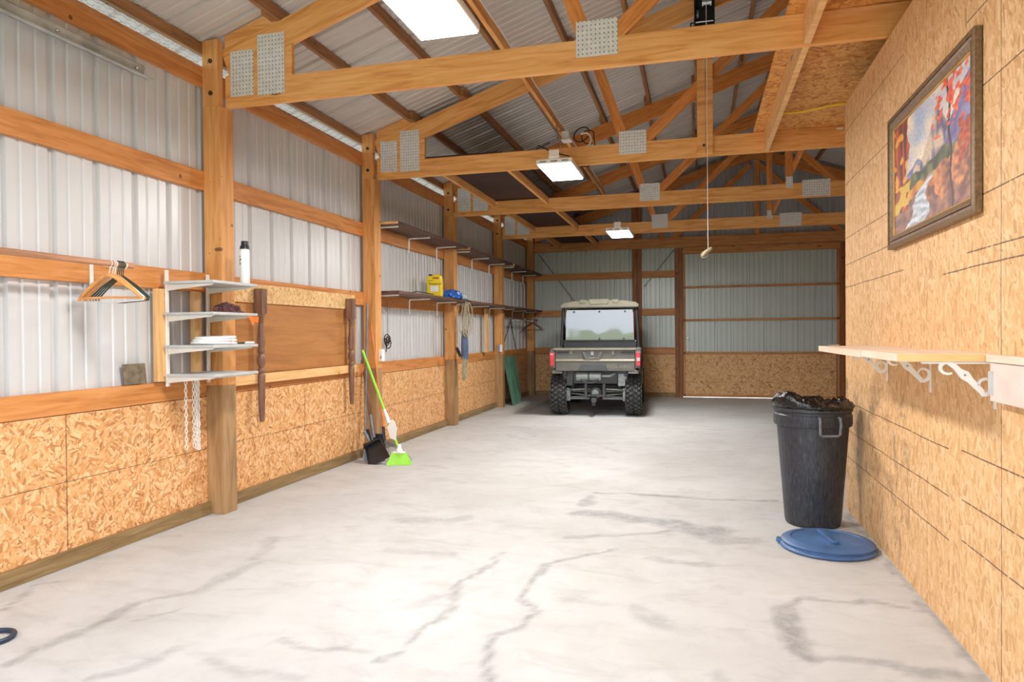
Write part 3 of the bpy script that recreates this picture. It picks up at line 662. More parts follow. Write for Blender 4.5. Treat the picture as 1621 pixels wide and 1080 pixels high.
# winch and pull line
t = thing('winch', 'black winch mounted high on the upright board', 'winch', (.08, T(1) - .1, 4.05)); y = T(1) - .05
bm = BM(); box(bm, (-.02, y - .012, 4.055), (.16, y, 4.40)); box(bm, (-.02, y - .12, 4.10), (-.008, y, 4.40)); box(bm, (.148, y - .12, 4.08), (.16, y, 4.40)); obj('frame', bm, 'black', t, bevel=.003)
bm = BM(); lathe(bm, [(.045, .05), (.045, .06), (.03, .062), (.03, .12), (.045, .122), (.045, .132)], (0, y - .06, 4.32), 'X', 20); obj('cable_drum', bm, 'chrome', t, smooth=True)
bm = BM(); lathe(bm, [(.035, 0), (.035, .02)], (.0, y - .06, 4.22), 'X', 18); obj('gear', bm, 'steel', t)
bm = BM(); tube(bm, [(-.02, y - .08, 4.14), (.16, y - .08, 4.14)], .006, 8); tube(bm, [(.0, y - .02, 4.085), (.03, y - .02, 4.085)], .012, 8); tube(bm, [(.1, y - .02, 4.085), (.13, y - .02, 4.085)], .012, 8); obj('guide_rod', bm, 'chrome', t)
bm = BM(); tube(bm, [(-.02, y - .05, 4.15), (-.05, y - .05, 4.15), (-.055, y - .05, 4.11)], .008, 6); obj('crank', bm, 'black', t)
t = thing('winch_line', 'thin white line hanging from the winch with a knotted handle', 'cord', (.09, y - .1, 2.0))
bm = BM(); tube(bm, [(.085, y - .09, 4.3), (.092, y - .095, 2.06)], .003, 6); obj('line', bm, 'white_plastic', t)
bm = BM(); tube(bm, [(.04, y - .1, 1.985), (.07, y - .1, 2.02), (.10, y - .1, 2.04), (.125, y - .1, 2.06)], [.012, .018, .018, .01], 8); tube(bm, arc((.06, y - .1, 2.0), .03, 0, 360, 12, (1, 0, .2), (0, .3, 1)), .004, 5); obj('knotted_handle', bm, 'rope', t, smooth=True)

# overhead door track on the left wall
t = thing('door_track', 'grey galvanised overhead door track high on the left wall', 'track', (-3.38, 2, 2.95))
bm = BM(); prism(bm, [(-3.412, 0, 2.935), (-3.385, 0, 2.925), (-3.368, 0, 2.945), (-3.362, 0, 2.985), (-3.375, 0, 3.0), (-3.412, 0, 3.0)], (0, 4.12, 0), (0, -.5, 0)); obj('rail', bm, 'track', t)
bm = BM(); box(bm, (-3.362, -.5, 2.914), (-3.325, 3.65, 2.918)); box(bm, (-3.362, -.5, 2.914), (-3.358, 3.65, 2.93)); obj('angle_bar', bm, 'track', t)
for yy in (1.2, 2.3, 3.0, 3.55): obj('bolt', lathe(BM(), [(.009, 0), (.009, .012), (.004, .02)], (-3.365, yy, 2.955), 'X', 8), 'chrome', t)
# the hangers that carry the track from the girt
for yy in (.6, 2.4): beam('hanger_strap', (-3.40, yy, 2.99), (-3.435, yy, 3.12), .003, .03, 'galv', t, bevel=0)

# ------------------------------------------------------------------ white bracket shelving unit, nearest post
t = thing('shelving_unit', 'white wall-hung unit of four grey metal shelves on two uprights', 'shelving unit', (-3.4, 4.0, .96))
for y in (3.81, 4.205): obj('upright', box(BM(), (-3.435 + .04, y - .012, .955), (-3.380, y + .012, 1.725)), 'white_metal', t, bevel=.002)
for z in (1.63, 1.425, 1.21, 1.02):
    o = obj('shelf', box(BM(), (-3.385, 3.775, z), (-3.0, 4.237, z + .018)), 'grey_shelf', t, bevel=.003)
    for y in (3.81, 4.205):
        bm = prism(BM(), [(-3.39, 0, z - .045), (-3.36, 0, z - .04), (-3.04, 0, z - .012), (-3.02, 0, z - .001), (-3.39, 0, z - .001)], (0, .006, 0), (0, y - .003, 0)); obj('bracket_arm', bm, 'white_metal', t)
for y, l in ((3.772, 'left'), (4.115, 'right')):
    tag(obj('mounting_board', box(BM(), (-3.435, y - .036, .99), (-3.398, y + .036, 1.60)), 'stripz', bevel=.002), 'pale vertical board behind the %s upright of the white shelves' % l, 'board', 'boards behind the white shelves')
# chains hanging from the unit
def hang_chain(x, y, z0, z1, lab, strands=1):
    bm = BM()
    for s in range(strands):
        ox, oy = (0, 0) if strands == 1 else ((s % 2) * .018 - .009, (s // 2) * .02 - .012 + (s % 2) * .007)
        n = int((z0 - z1) / .027)
        for i in range(n): link(bm, (x + ox, y + oy, z0 - (i + .5) * .027 - s * .006), (0, 0, 1), .036, .021, .003, tw=(i % 2) * PI / 2 + .5)
    return tag(obj('hanging_chain', bm, 'white_metal', smooth=2), lab, 'chain')
hang_chain(-3.30, 3.87, 1.018, .53, 'single thin pale chain hanging under the white shelves')
hang_chain(-3.30, 3.965, 1.018, .515, 'thick bundle of pale chain hanging under the white shelves', 5)
# things on the unit
t = thing('spray_can', 'white aerosol can with dark grey nozzle on the top shelf', 'can', (-3.06, 4.18, 1.648))
bm = lathe(BM(), [(.030, 0), (.033, .004), (.033, .235), (.030, .243)], n=24); obj('body', bm, 'white_plastic', t, local=True, smooth=True)
bm = lathe(BM(), [(.033, .243), (.031, .262), (.024, .275), (.024, .296), (.020, .300)], n=24); obj('cap', bm, 'black_plastic', t, local=True, smooth=True)
bm = BM()
for i, (dz, dw) in enumerate(((.185, .3), (.165, .5), (.15, .25), (.135, .4))):
    for q in range(5):
        a = math.radians(200 + q * 9 * dw * 2); box(bm, (-.0335, -.004, dz), (-.033, .004, dz + .01), Matrix.Rotation(a - PI + .3, 4, 'Z'))
obj('printed_label', bm, 'black_text', t, local=True)
def crumple(name, c, size, mat, seed=0, parent=None, amp=.35, sub=3, fl=True):
    bm = BM(); bmesh.ops.create_icosphere(bm, subdivisions=sub + 1, radius=1)
    for v in bm.verts:
        n = v.co.normalized(); q = n * 2.2 + Vector((seed, seed * 2, 0))
        k = 1 + amp * (noise.noise(q) + .6 * noise.noise(q * 2.3) - .5 * abs(noise.noise(q * 4)))
        v.co = Vector((n.x * size[0] * k, n.y * size[1] * k, max(n.z, -.15 if fl else -2) * size[2] * k)); v.co += Vector(c)
        if fl and v.co.z < c[2]: v.co.z = c[2]
    return obj(name, bm, mat, parent, smooth=True)
tag(crumple('cloth_bundle', (-3.16, 4.13, 1.443), (.10, .09, .07), 'maroon', 3), 'crumpled maroon cloth on the second shelf of the unit', 'cloth')
bm = prism(BM(), [(0, 4.10, 1.421), (0, 4.235, 1.421), (0, 4.225, 1.375), (0, 4.19, 1.385), (0, 4.17, 1.36), (0, 4.145, 1.40)], (.004, .004, 0), (-2.998, 0, 0))
tag(obj('safety_flag', bm, 'orange_tape'), 'small orange flag hanging off the second shelf end', 'flag')
t = thing('coiled_hose', 'coiled white hose lying on the third shelf of the unit', 'hose', (-3.15, 4.0, 1.23))
bm = BM()
for i, r in enumerate((.13, .125, .115)):
    tube(bm, arc((-3.16 + i * .006, 3.98, 1.2385 + i * .019), r, 0, 360, 36, (1, 0, 0), (0, 1.15, .03 * (i - 1))), .009, 8)
obj('coil', bm, 'white_plastic', t, smooth=2)
bm = BM(); tube(bm, [(-3.10, 4.02, 1.237), (-3.08, 4.1, 1.237), (-3.06, 4.18, 1.237)], .007, 6); obj('green_end', bm, 'green_hanger', t)
tag(obj('marker_pen', lathe(BM(), [(.006, 0), (.009, .01), (.009, .09), (.006, .1)], (-3.05, 4.16, 1.238), 'Y', 10), 'white_plastic', smooth=True), 'white pen lying at the end of the third shelf', 'pen')
tag(obj('tile_offcut', prism(BM(), [(0, 3.515, .985), (0, 3.69, .985), (0, 3.675, 1.115), (0, 3.50, 1.115)], (.012, 0, 0), (-3.455, 0, 0)), 'tile_board', bevel=.002), 'grey brown board offcut standing on the sill girt', 'board')

# hanger rod and hangers, nearest bay
t = thing('closet_rod', 'brown wooden closet rod carrying hangers on the left wall', 'rod', (-3.2, 2.6, 1.70))
obj('pole', lathe(BM(), [(.017, 0), (.017, 2.75)], (-3.2, .58, 1.70), 'Y', 16), 'old_dowel', t, smooth=True)
for y in (1.3, 3.27):
    bm = BM(); box(bm, (-3.438, y - .012, 1.56), (-3.432, y + .012, 1.735)); prism(bm, [(-3.435, 0, 1.72), (-3.22, 0, 1.672), (-3.215, 0, 1.68), (-3.435, 0, 1.735)], (0, .004, 0), (0, y - .002, 0))
    tube(bm, arc((-3.2, y, 1.70), .022, -160, 20, 10, (1, 0, 0), (0, 0, 1)), .004, 6); obj('rod_bracket', bm, 'white_metal', t)
def hanger(loc, rotz, mat, wooden, lab, grp, hw=.205, hookmat='white_metal'):
    t = thing('coat_hanger', lab, 'hanger', loc, (0, 0, rotz), group=grp)      # origin: centre of the rod
    r = .020 if wooden else .019
    P = arc((0, 0, .0), r, 200, -70, 14, (1, 0, 0), (0, 0, 1)); P += [(.004, 0, -.035), (0, 0, -.05), (0, 0, -.062)]
    bm = BM(); tube(bm, P, .0022 if wooden else .003, 6); obj('hook', bm, hookmat if wooden else mat, t, local=True, smooth=True)
    if wooden:
        for sg in (-1, 1):
            P = [(0, 0, -.066), (sg * .03, 0, -.072), (sg * .08, 0, -.105), (sg * .15, .004, -.155), (sg * hw, .012, -.205)]
            bm = BM(); tube(bm, P, [.024, .026, .022, .018, .015], 10, flat=.45); obj('shoulder', bm, mat, t, local=True, smooth=True)
        bm = BM(); tube(bm, [(-hw * .9, .008, -.195), (0, 0, -.19), (hw * .9, .008, -.195)], .006, 8); obj('bar', bm, mat, t, local=True, smooth=True)
    else:
        bm = BM(); tube(bm, [(0, 0, -.062), (hw * .55, 0, -.125), (hw, 0, -.19), (hw * .97, 0, -.208), (0, 0, -.218), (-hw * .97, 0, -.208), (-hw, 0, -.19), (-hw * .55, 0, -.125)], .004, 6, True); obj('wire_frame', bm, mat, t, local=True, smooth=True)
    return t
G = 'hangers on the near closet rod'
hanger((-3.2, 3.165, 1.70), .10, 'wood_hanger', True, 'nearest orange wooden hanger on the near rod', G)
hanger((-3.2, 3.188, 1.70), .02, 'wood_hanger', True, 'second wooden hanger, just behind the nearest one', G)
hanger((-3.2, 3.203, 1.70), -.06, 'white_plastic', False, 'thin white plastic hanger on the near rod', G, .21)
for i in range(4): hanger((-3.2, 3.222 + i * .013, 1.70), -.05 - .03 * i, 'green_hanger', False, 'dark green plastic hanger, %s of four on the near rod' % ['first', 'second', 'third', 'last'][i], G, .21)
# far rod
t = thing('closet_rod', 'far wooden closet rod under the lowest far shelf', 'rod', (-3.2, 12.8, 1.56))
obj('pole', lathe(BM(), [(.017, 0), (.017, 2.2)], (-3.2, 11.72, 1.56), 'Y', 12), 'brown_handle', t, smooth=True)
for y in (12.75, 13.85):
    bm = BM(); tube(bm, arc((-3.2, y, 1.56), .024, -200, 20, 10, (1, 0, 0), (0, 0, 1)), .004, 6); prism(bm, [(-3.435, 0, 1.55), (-3.22, 0, 1.53), (-3.215, 0, 1.54), (-3.435, 0, 1.60)], (0, .02, 0), (0, y - .01, 0)); obj('rod_bracket', bm, 'white_metal', t)
G = 'hangers on the far closet rod'
for i in range(3): hanger((-3.2, 13.35 + i * .05, 1.56), .1 - .12 * i, 'brown_handle', True, 'wooden hanger, %s of three on the far rod' % ['nearest', 'middle', 'farthest'][i], G)
hanger((-3.2, 13.52, 1.56), -.2, 'black', False, 'dark hanger behind the wooden ones on far rod', G, .235)

# ------------------------------------------------------------------ second bay: plywood, strips, spindles
tag(obj('plywood_sheet', box(BM(), (-3.438, 4.45, .985), (-3.426, 6.47, 1.56)), 'ply', bevel=.001), 'smooth brown plywood sheet mounted on the left wall between the first posts', 'plywood')
bm = box(BM(), (-3.424, 4.46, 1.548), (-3.410, 5.47, 1.70)); tag(obj('strand_board_strip', bm, 'osb_strip', bevel=.001), 'longer strand board strip above the plywood sheet, left piece', 'board')
bm = box(BM(), (-3.424, 5.475, 1.548), (-3.410, 6.44, 1.695)); tag(obj('strand_board_strip', bm, 'osb_strip', bevel=.001), 'strand board strip above the plywood sheet, right piece', 'board')
tag(obj('ledger_board', box(BM(), (-3.424, 4.46, .905), (-3.386, 6.46, .982)), 'strip', bevel=.002), 'pale pine ledger board along the bottom of the plywood sheet', 'board')
def spindle(y, lab):
    t = thing('turned_leg', lab, 'table leg', (-3.365, y, .60), group='turned wooden legs')
    obj('square_block', box(BM(), (-.036, -.036, .86), (.036, .036, 1.06)), 'spindle', t, local=True, bevel=.003)
    pr = [(.017, 0), (.022, .03), (.025, .12), (.029, .32), (.030, .37), (.021, .385), (.031, .40), (.031, .415), (.020, .43), (.030, .46), (.034, .49), (.031, .515), (.020, .54), (.030, .555), (.030, .57), (.024, .59),
          (.033, .63), (.031, .66), (.024, .72), (.021, .77), (.019, .785), (.027, .795), (.019, .805), (.027, .82), (.019, .83), (.030, .84), (.034, .86)]
    obj('turned_shaft', lathe(BM(), pr, n=20), 'spindle', t, local=True, smooth=True); return t
s1 = spindle(4.79, 'dark turned wooden leg fixed upside down near the bracket shelves')
s2 = dup(s1, (-3.365, 6.27, .59), label='dark turned wooden leg fixed beside the leaning brooms')

# ------------------------------------------------------------------ long shelves on the left wall
SN = {'u': 'upper', 'l': 'lower'}
for b, (ya, yb, brk) in enumerate(((6.86, 9.17, (6.96, 7.88, 8.81)), (9.30, 11.62, (9.40, 10.33, 11.25)), (11.74, 13.93, (11.85, 12.75, 13.60)))):
    bn = ['third bay', 'fourth bay', 'farthest bay'][b]
    for lv, z in (('u', 2.475), ('l', 1.728)):
        t = thing('wall_shelf', '%s brown board shelf on the left wall, %s' % (SN[lv], bn), 'shelf', (-3.25, (ya + yb) / 2, z), group='brown wall shelves')
        obj('board', box(BM(), (-3.425, ya, z + .004), (-3.105, yb, z + .034)), 'shelf_wood', t, bevel=.002)
        if lv == 'u': obj('board_end', box(BM(), (-3.42, ya - .002, z + .006), (-3.11, ya, z + .032)), 'strip', t)['label'] = 'pale sawn end of the board'
        for j, y in enumerate(brk):
            k = thing('shelf_bracket', 'white L bracket, %s under the %s shelf in the %s' % (['nearest', 'middle', 'farthest'][j], SN[lv], bn), 'bracket', (-3.44, y, z), group='white shelf brackets')
            bm = BM(); P = [(-3.155, y, z - .009), (-3.40, y, z - .009), (-3.425, y, z - .015), (-3.432, y, z - .035), (-3.432, y, z - .19)]
            tube(bm, P, [.009, .012, .012, .012, .009], 8, flat=1.0); obj('bracket_arm', bm, 'white_metal', k, smooth=True)
# jug
t = thing('antifreeze_jug', 'yellow plastic jug with white label on the lower shelf', 'jug', (-3.25, 8.28, 1.764), (0, 0, .15))
W2, D2 = .098, .055
prof = [(-W2, 0, 0), (W2, 0, 0), (W2, 0, .22), (W2 * .93, 0, .262), (W2 * .55, 0, .288), (.02, 0, .295), (-.02, 0, .268), (-W2 * .95, 0, .268), (-W2, 0, .24)]
bm = prism(BM(), prof, (0, 2 * D2, 0), (0, -D2, 0)); obj('body', bm, 'yellow_plastic', t, local=True, bevel=.014)
bm = BM(); lathe(bm, [(.021, .268), (.021, .29), (.018, .293)], (-.06, 0, 0), n=16); obj('cap', bm, 'black', t, local=True)
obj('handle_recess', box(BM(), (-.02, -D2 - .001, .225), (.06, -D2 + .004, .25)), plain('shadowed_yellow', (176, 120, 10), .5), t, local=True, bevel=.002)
obj('paper_label', box(BM(), (-.05, -D2 - .0015, .065), (.055, -D2, .14)), 'paper', t, local=True)
text('Prestone', .044, 'black_text', (.015, -D2 - .0015, .165), (PI / 2, 0, 0), t, 'brand_lettering', .0008)
text('ANTIFREEZE', .013, 'black_text', (-.04, -D2 - .0015, .205), (PI / 2, 0, 0), t, 'small_lettering', .0005)
t = thing('tarp_bundle', 'crumpled blue tarp in clear film on the lower shelf', 'tarp', (-3.25, 8.85, 1.764))
crumple('tarp', (-3.23, 8.72, 1.764), (.16, .30, .12), 'blue_tarp', 5, t, .30); crumple('clear_wrap', (-3.18, 9.08, 1.764), (.075, .20, .09), 'clear_film', 8, t, .5)
bm = BM(); tube(bm, [(-3.22, 7.40, 1.768), (-3.25, 7.7, 1.80), (-3.22, 8.15, 1.79)], .006, 5); tag(obj('wiper_blade', bm, 'black'), 'thin black strip lying on the lower shelf before the jug', 'strip')
# rope coil, tube and cord on the third post
t = thing('coiled_rope', 'tan rope coiled and hung from the shelf bracket', 'rope', (-3.16, 9.1, 1.7))
bm = BM()
for i in range(7):
    dy = -.05 + i * .016; P = []
    a0 = .10 + .02 * (i % 3); hh = .21 + .016 * (i % 4)
    for q in range(25):
        a = 2 * PI * q / 24; P.append((-3.13 + .020 * math.cos(a + i) + .02 * (i % 3), 9.02 + .05 * i * .4 + a0 * math.sin(a) * (1.1 - .35 * math.cos(a)), 1.50 + hh * math.cos(a)))
    tube(bm, P[:-1], .0065, 6, True)
obj('coil', bm, 'rope', t, smooth=2)
t = thing('air_hose', 'grey cord bundle hanging with a blue grey tube and black plug', 'hose', (-3.2, 9.15, 1.3))
bm = lathe(BM(), [(.035, .93), (.052, .945), (.052, 1.16), (.040, 1.33), (.030, 1.36)], (-3.17, 9.19, 0), n=20); obj('tube', bm, 'tube_blue', t, smooth=True)
bm = BM()
for i in range(6):
    P = []
    for q in range(18):
        a = 2 * PI * q / 18; P.append((-3.17 + .018 * math.sin(i * 2.1) + .01 * math.cos(a), 9.19 + (.025 + .008 * i) * math.sin(a), .83 + (.14 + .012 * i) * math.cos(a)))
    tube(bm, P, .006, 6, True)
obj('hanging_loops', bm, 'rope', t, smooth=2)
bm = BM(); tube(bm, [(-3.17, 8.96, 1.70), (-3.19, 8.93, 1.5), (-3.2, 8.91, 1.25), (-3.2, 8.95, 1.08)], .006, 6); obj('cord', bm, 'rope', t, smooth=True)
bm = BM(); tube(bm, [(-3.2, 8.94, 1.10), (-3.19, 9.0, 1.03), (-3.185, 9.04, .98)], [.018, .024, .016], 8); obj('plug', bm, 'black', t, smooth=True)
# upright stud in the fourth bay
tag(obj('nailer_board', box(BM(), (-3.40, 10.84, .98), (-3.36, 10.95, 1.70)), 'stripz', bevel=.002), 'short upright pine board beside the fourth left post', 'board')
# chain with iron sprocket
t = thing('hanging_chain', 'thin chain holding a rusty iron sprocket cluster on the left wall', 'chain', (-3.40, 7.2, 1.5))
bm = BM()
for i in range(16): link(bm, (-3.415, 7.22, 1.66 - i * .024), (0, 0, 1), .030, .016, .0022, tw=(i % 2) * PI / 2)
obj('chain', bm, 'steel', t, smooth=2)
bm = BM()
for i, (dy, dz, r) in enumerate(((-.03, 0, .045), (.015, -.03, .05), (-.02, .03, .05), (.03, .02, .04))):
    c = Vector((-3.40 - .004 * i, 7.2 + dy, 1.21 + dz)); tube(bm, arc(c, r, 0, 350, 18, (.15, 1, 0), (.1, 0, 1)), .006, 5)
    for q in range(10):
        a = q * 2 * PI / 10; p = c + Vector((0, math.cos(a) * r, math.sin(a) * r)); box(bm, p - Vector((.004, .006, .006)), p + Vector((.004, .006, .006)))
tube(bm, [(-3.40, 7.16, 1.17), (-3.40, 7.14, 1.09)], .006, 6); obj('sprockets', bm, 'rust', t)
bm = BM(); tube(bm, [(-3.40, 6.95, 1.70), (-3.38, 6.98, 1.60), (-3.39, 7.1, 1.54), (-3.42, 7.22, 1.52)], .004, 5); tag(obj('loose_wire', bm, 'white_plastic'), 'loose white wire dangling under the lower shelf', 'wire')
# outlets
t = thing('wall_outlet', 'white outlet plate on the post by the brooms', 'outlet', (-3.29, 6.80, 1.06)); obj('plate', box(BM(), (-3.297, 6.75, 1.00), (-3.26, 6.815, 1.13)), 'white_plastic', t, bevel=.003); obj('socket', box(BM(), (-3.28, 6.747, 1.03), (-3.27, 6.75, 1.06)), 'steel', t)
t = thing('wall_outlet', 'grey and white outlet box on the fourth left post', 'outlet', (-3.29, 11.6, 1.02)); obj('box', box(BM(), (-3.38, 11.53, .97), (-3.33, 11.56, 1.10)), 'galv', t); obj('cover', box(BM(), (-3.33, 11.515, .97), (-3.29, 11.56, 1.10)), 'white_plastic', t, bevel=.003)
# crossed bars, far bay
for i, (a, b) in enumerate((((-3.42, 11.95, .99), (-3.42, 12.6, 1.55)), ((-3.42, 12.95, .99), (-3.42, 12.55, 1.55)))):
    bm = BM(); tube(bm, [a, b], .008, 6); tag(obj('stay_wire', bm, 'rust'), 'thin dark stay leaning on the far left wall, %s one' % ['left', 'right'][i], 'stay')
# green sheets leaning
for i, (y, dx) in enumerate(((11.90, .20), (12.35, .16))):
    t = thing('green_sheet', ['front dark green ribbed metal sheet leaning in the far left corner', 'rear dark green ribbed metal sheet leaning in the far left corner'][i], 'metal sheet', (-3.3, y, 0), group='leaning green sheets')
    bm = BM(); P = []
    for q in range(13):
        u = q / 12 * .41; P.append((u, .022 if q % 3 == 1 else 0))
    a = [bm.verts.new((-3.21 + dx * 0 - .05 * i + d, y + u, .004)) for u, d in P]; b = [bm.verts.new((-3.395 - .005 * i + d, y + u + .02, .87)) for u, d in P]
    for q in range(12): bm.faces.new([a[q], a[q + 1], b[q + 1], b[q]])
    o = obj('sheet', bm, 'green_metal', t); sm = o.modifiers.new('solid', 'SOLIDIFY'); sm.thickness = .003

# ------------------------------------------------------------------ brooms and rake at the second post
PY = T(1) - .064
t = thing('broom', 'lime green broom with white collar leaning on the second post', 'broom', (-2.86, 6.31, 0))
top = Vector((-3.335, 6.45, 1.128)); foot = Vector((-2.88, 6.30, .17))
bm = BM(); tube(bm, [top, foot], .013, 10); obj('handle', bm, 'green_plastic', t, smooth=True)
d = (foot - top).normalized()
bm = BM(); tube(bm, [top.lerp(foot, .62), top.lerp(foot, .76)], [.014, .021], 10); obj('collar', bm, 'white_plastic', t, smooth=True)
bm = BM(); prism(bm, [(-.03, 0, 0), (.03, 0, -.02), (.045, 0, .10), (.02, 0, .17), (-.01, 0, .19), (-.06, 0, .11)], (0, .004, 0), (0, 0, 0), Matrix.Translation(top.lerp(foot, .91) + Vector((-.01, -.022, 0))))
obj('paper_tag', bm, 'paper', t)
bm = BM(); lathe(bm, [(.03, .125), (.036, .14), (.02, .17), (.016, .20)], (-2.865, 6.295, 0), n=14); box(bm, (-2.925, 6.26, .115), (-2.805, 6.315, .130)); obj('socket', bm, 'white_plastic', t, bevel=.003)
bm = BM(); a = [(-2.93, 6.255, .118), (-2.80, 6.29, .118), (-2.80, 6.32, .118), (-2.93, 6.30, .118)]; b = [(-2.965, 6.20, .002), (-2.745, 6.27, .002), (-2.745, 6.33, .002), (-2.965, 6.29, .002)]
va = [bm.verts.new(p) for p in a]; vb = [bm.verts.new(p) for p in b]; bm.faces.new(va); bm.faces.new(vb[::-1])
for i in range(4): bm.faces.new([va[i], va[(i + 1) % 4], vb[(i + 1) % 4], vb[i]])
obj('bristle_head', bm, 'green_plastic', t)
t = thing('shovel', 'old brown handled shovel standing behind the green broom', 'shovel', (-3.2, 6.5, 0))
bm = BM(); tube(bm, [(-3.41, 6.63, .90), (-3.30, 6.55, .42)], .016, 10); obj('handle', bm, 'brown_handle', t, smooth=True)
bm = BM(); tube(bm, [(-3.30, 6.55, .45), (-3.24, 6.50, .22)], [.018, .022], 10); obj('socket', bm, 'steel', t, smooth=True)
bm = BM(); prism(bm, [(-.09, 0, .20), (-.05, 0, .24), (.05, 0, .24), (.09, 0, .20), (.085, 0, .06), (0, 0, -.02), (-.085, 0, .06)], (0, .004, 0), (0, 0, 0), Matrix.Translation((-3.22, 6.47, .03)) @ Matrix.Rotation(-.3, 4, 'X')); obj('blade', bm, 'black_plastic', t)
t = thing('rake', 'rake with thin orange handle and wire tines behind the brooms', 'rake', (-3.1, 6.5, 0))
bm = BM(); tube(bm, [(-3.34, 6.655, 1.41), (-3.13, 6.50, .30)], .0095, 8); obj('handle', bm, 'orange_handle', t, smooth=True)
bm = BM(); tube(bm, [(-3.135, 6.50, .34), (-3.11, 6.47, .20)], .016, 8); obj('socket', bm, 'black_plastic', t, smooth=True)
bm = BM()
for i in range(10):
    dx = -.09 + i * .028; tube(bm, [(-3.11, 6.47, .21), (-3.05 + dx * .6 + .05, 6.44, .14), (-3.03 + dx + .08, 6.42, .03), (-3.03 + dx + .08, 6.40, .006)], .003, 5)
obj('tines', bm, 'steel', t)
t = thing('push_broom', 'dark headed broom with blue grey bristles low by the post', 'broom', (-3.25, 6.42, 0))
bm = BM(); tube(bm, [(-3.30, 6.40, .30), (-3.22, 6.41, .17)], [.018, .022], 8); tube(bm, [(-3.35, 6.60, 1.62), (-3.30, 6.42, .26)], .011, 8); obj('handle', bm, 'steel', t, smooth=True)
bm = box(BM(), (-3.30, 6.37, .12), (-3.08, 6.45, .18)); obj('head', bm, 'black_plastic', t, bevel=.01)
bm = BM()
for i in range(14):
    for j in range(3): tube(bm, [(-3.285 + i * .015, 6.39 + j * .02, .125), (-3.30 + i * .017, 6.36 + j * .028, .004)], .0045, 4)
obj('bristles', bm, 'steel', t)
t = thing('dustpan', 'black plastic dustpan tipped up in front of the rake', 'dustpan', (-3.08, 6.38, 0))
mm = Matrix.Translation((-3.11, 6.29, .11)) @ Matrix.Rotation(-.62, 4, 'Y') @ Matrix.Rotation(-.5, 4, 'X') @ Matrix.Rotation(.25, 4, 'Z')
bm = BM(); q = [(-.115, 0, -.12), (.115, 0, -.12), (.085, 0, .10), (.05, 0, .12), (-.05, 0, .12), (-.085, 0, .10)]
prism(bm, q, (0, .006, 0), (0, -.003, 0), mm)
for a, b in ((0, 5), (5, 4), (4, 3), (3, 2), (2, 1)):
    p0, p1 = Vector(q[a]), Vector(q[b]); h0 = .012 if a == 0 else .045; h1 = .012 if b == 1 else .045
    prism(bm, [p0, p1, p1 + Vector((0, -h1, 0)), p0 + Vector((0, -h0, 0))], (.004, 0, .004), (0, 0, 0), mm)
prism(bm, [(-.085, -.045, .10), (.085, -.045, .10), (.05, -.045, .12), (-.05, -.045, .12)], (0, .004, 0), (0, 0, 0), mm); obj('pan', bm, 'black_plastic', t, bevel=.004)
bm = BM(); tube(bm, [mm @ Vector((0, -.03, .12)), mm @ Vector((0, -.035, .20)), mm @ Vector((-.01, -.03, .27))], [.016, .014, .018], 8); obj('handle', bm, 'black_plastic', t, smooth=True)

# ------------------------------------------------------------------ right wall: painting, shelf, bin
t = thing('framed_painting', 'framed mountain stream painting in autumn colours on the right wall', 'painting', (XR - .02, 3.56, 2.07))
y0, y1, z0, z1 = 2.955, 4.185, 1.725, 2.425
def ring(a0, a1, x_out, x_in, name, mat, ins):
    """mitred frame strip from inset a0 to a1"""
    for (ya, za, yb, zb, ny, nz) in ((y0, z0, y1, z0, 0, 1), (y0, z1, y1, z1, 0, -1), (y0, z0, y0, z1, 1, 0), (y1, z0, y1, z1, -1, 0)):
        if ny == 0: q = [(ya + a0, za + nz * a0), (yb - a0, za + nz * a0), (yb - a1, za + nz * a1), (ya + a1, za + nz * a1)]
        else: q = [(ya + ny * a0, za + a0), (ya + ny * a0, zb - a0), (ya + ny * a1, zb - a1), (ya + ny * a1, za + a1)]
        bm = prism(BM(), [(x_out if i < 2 else x_in, p[0], p[1]) for i, p in enumerate(q)], (XR - .004 - max(x_out, x_in), 0, 0), (0, 0, 0)); obj(name, bm, mat, t, bevel=.002)
ring(0, .022, XR - .030, XR - .034, 'frame_side', 'bronze', 0); ring(.022, .040, XR - .026, XR - .022, 'frame_side', 'spindle', 0); ring(.040, .066, XR - .030, XR - .020, 'frame_side', 'bronze', 0); ring(.066, .074, XR - .020, XR - .016, 'gilt_slip', 'gilt', 0)
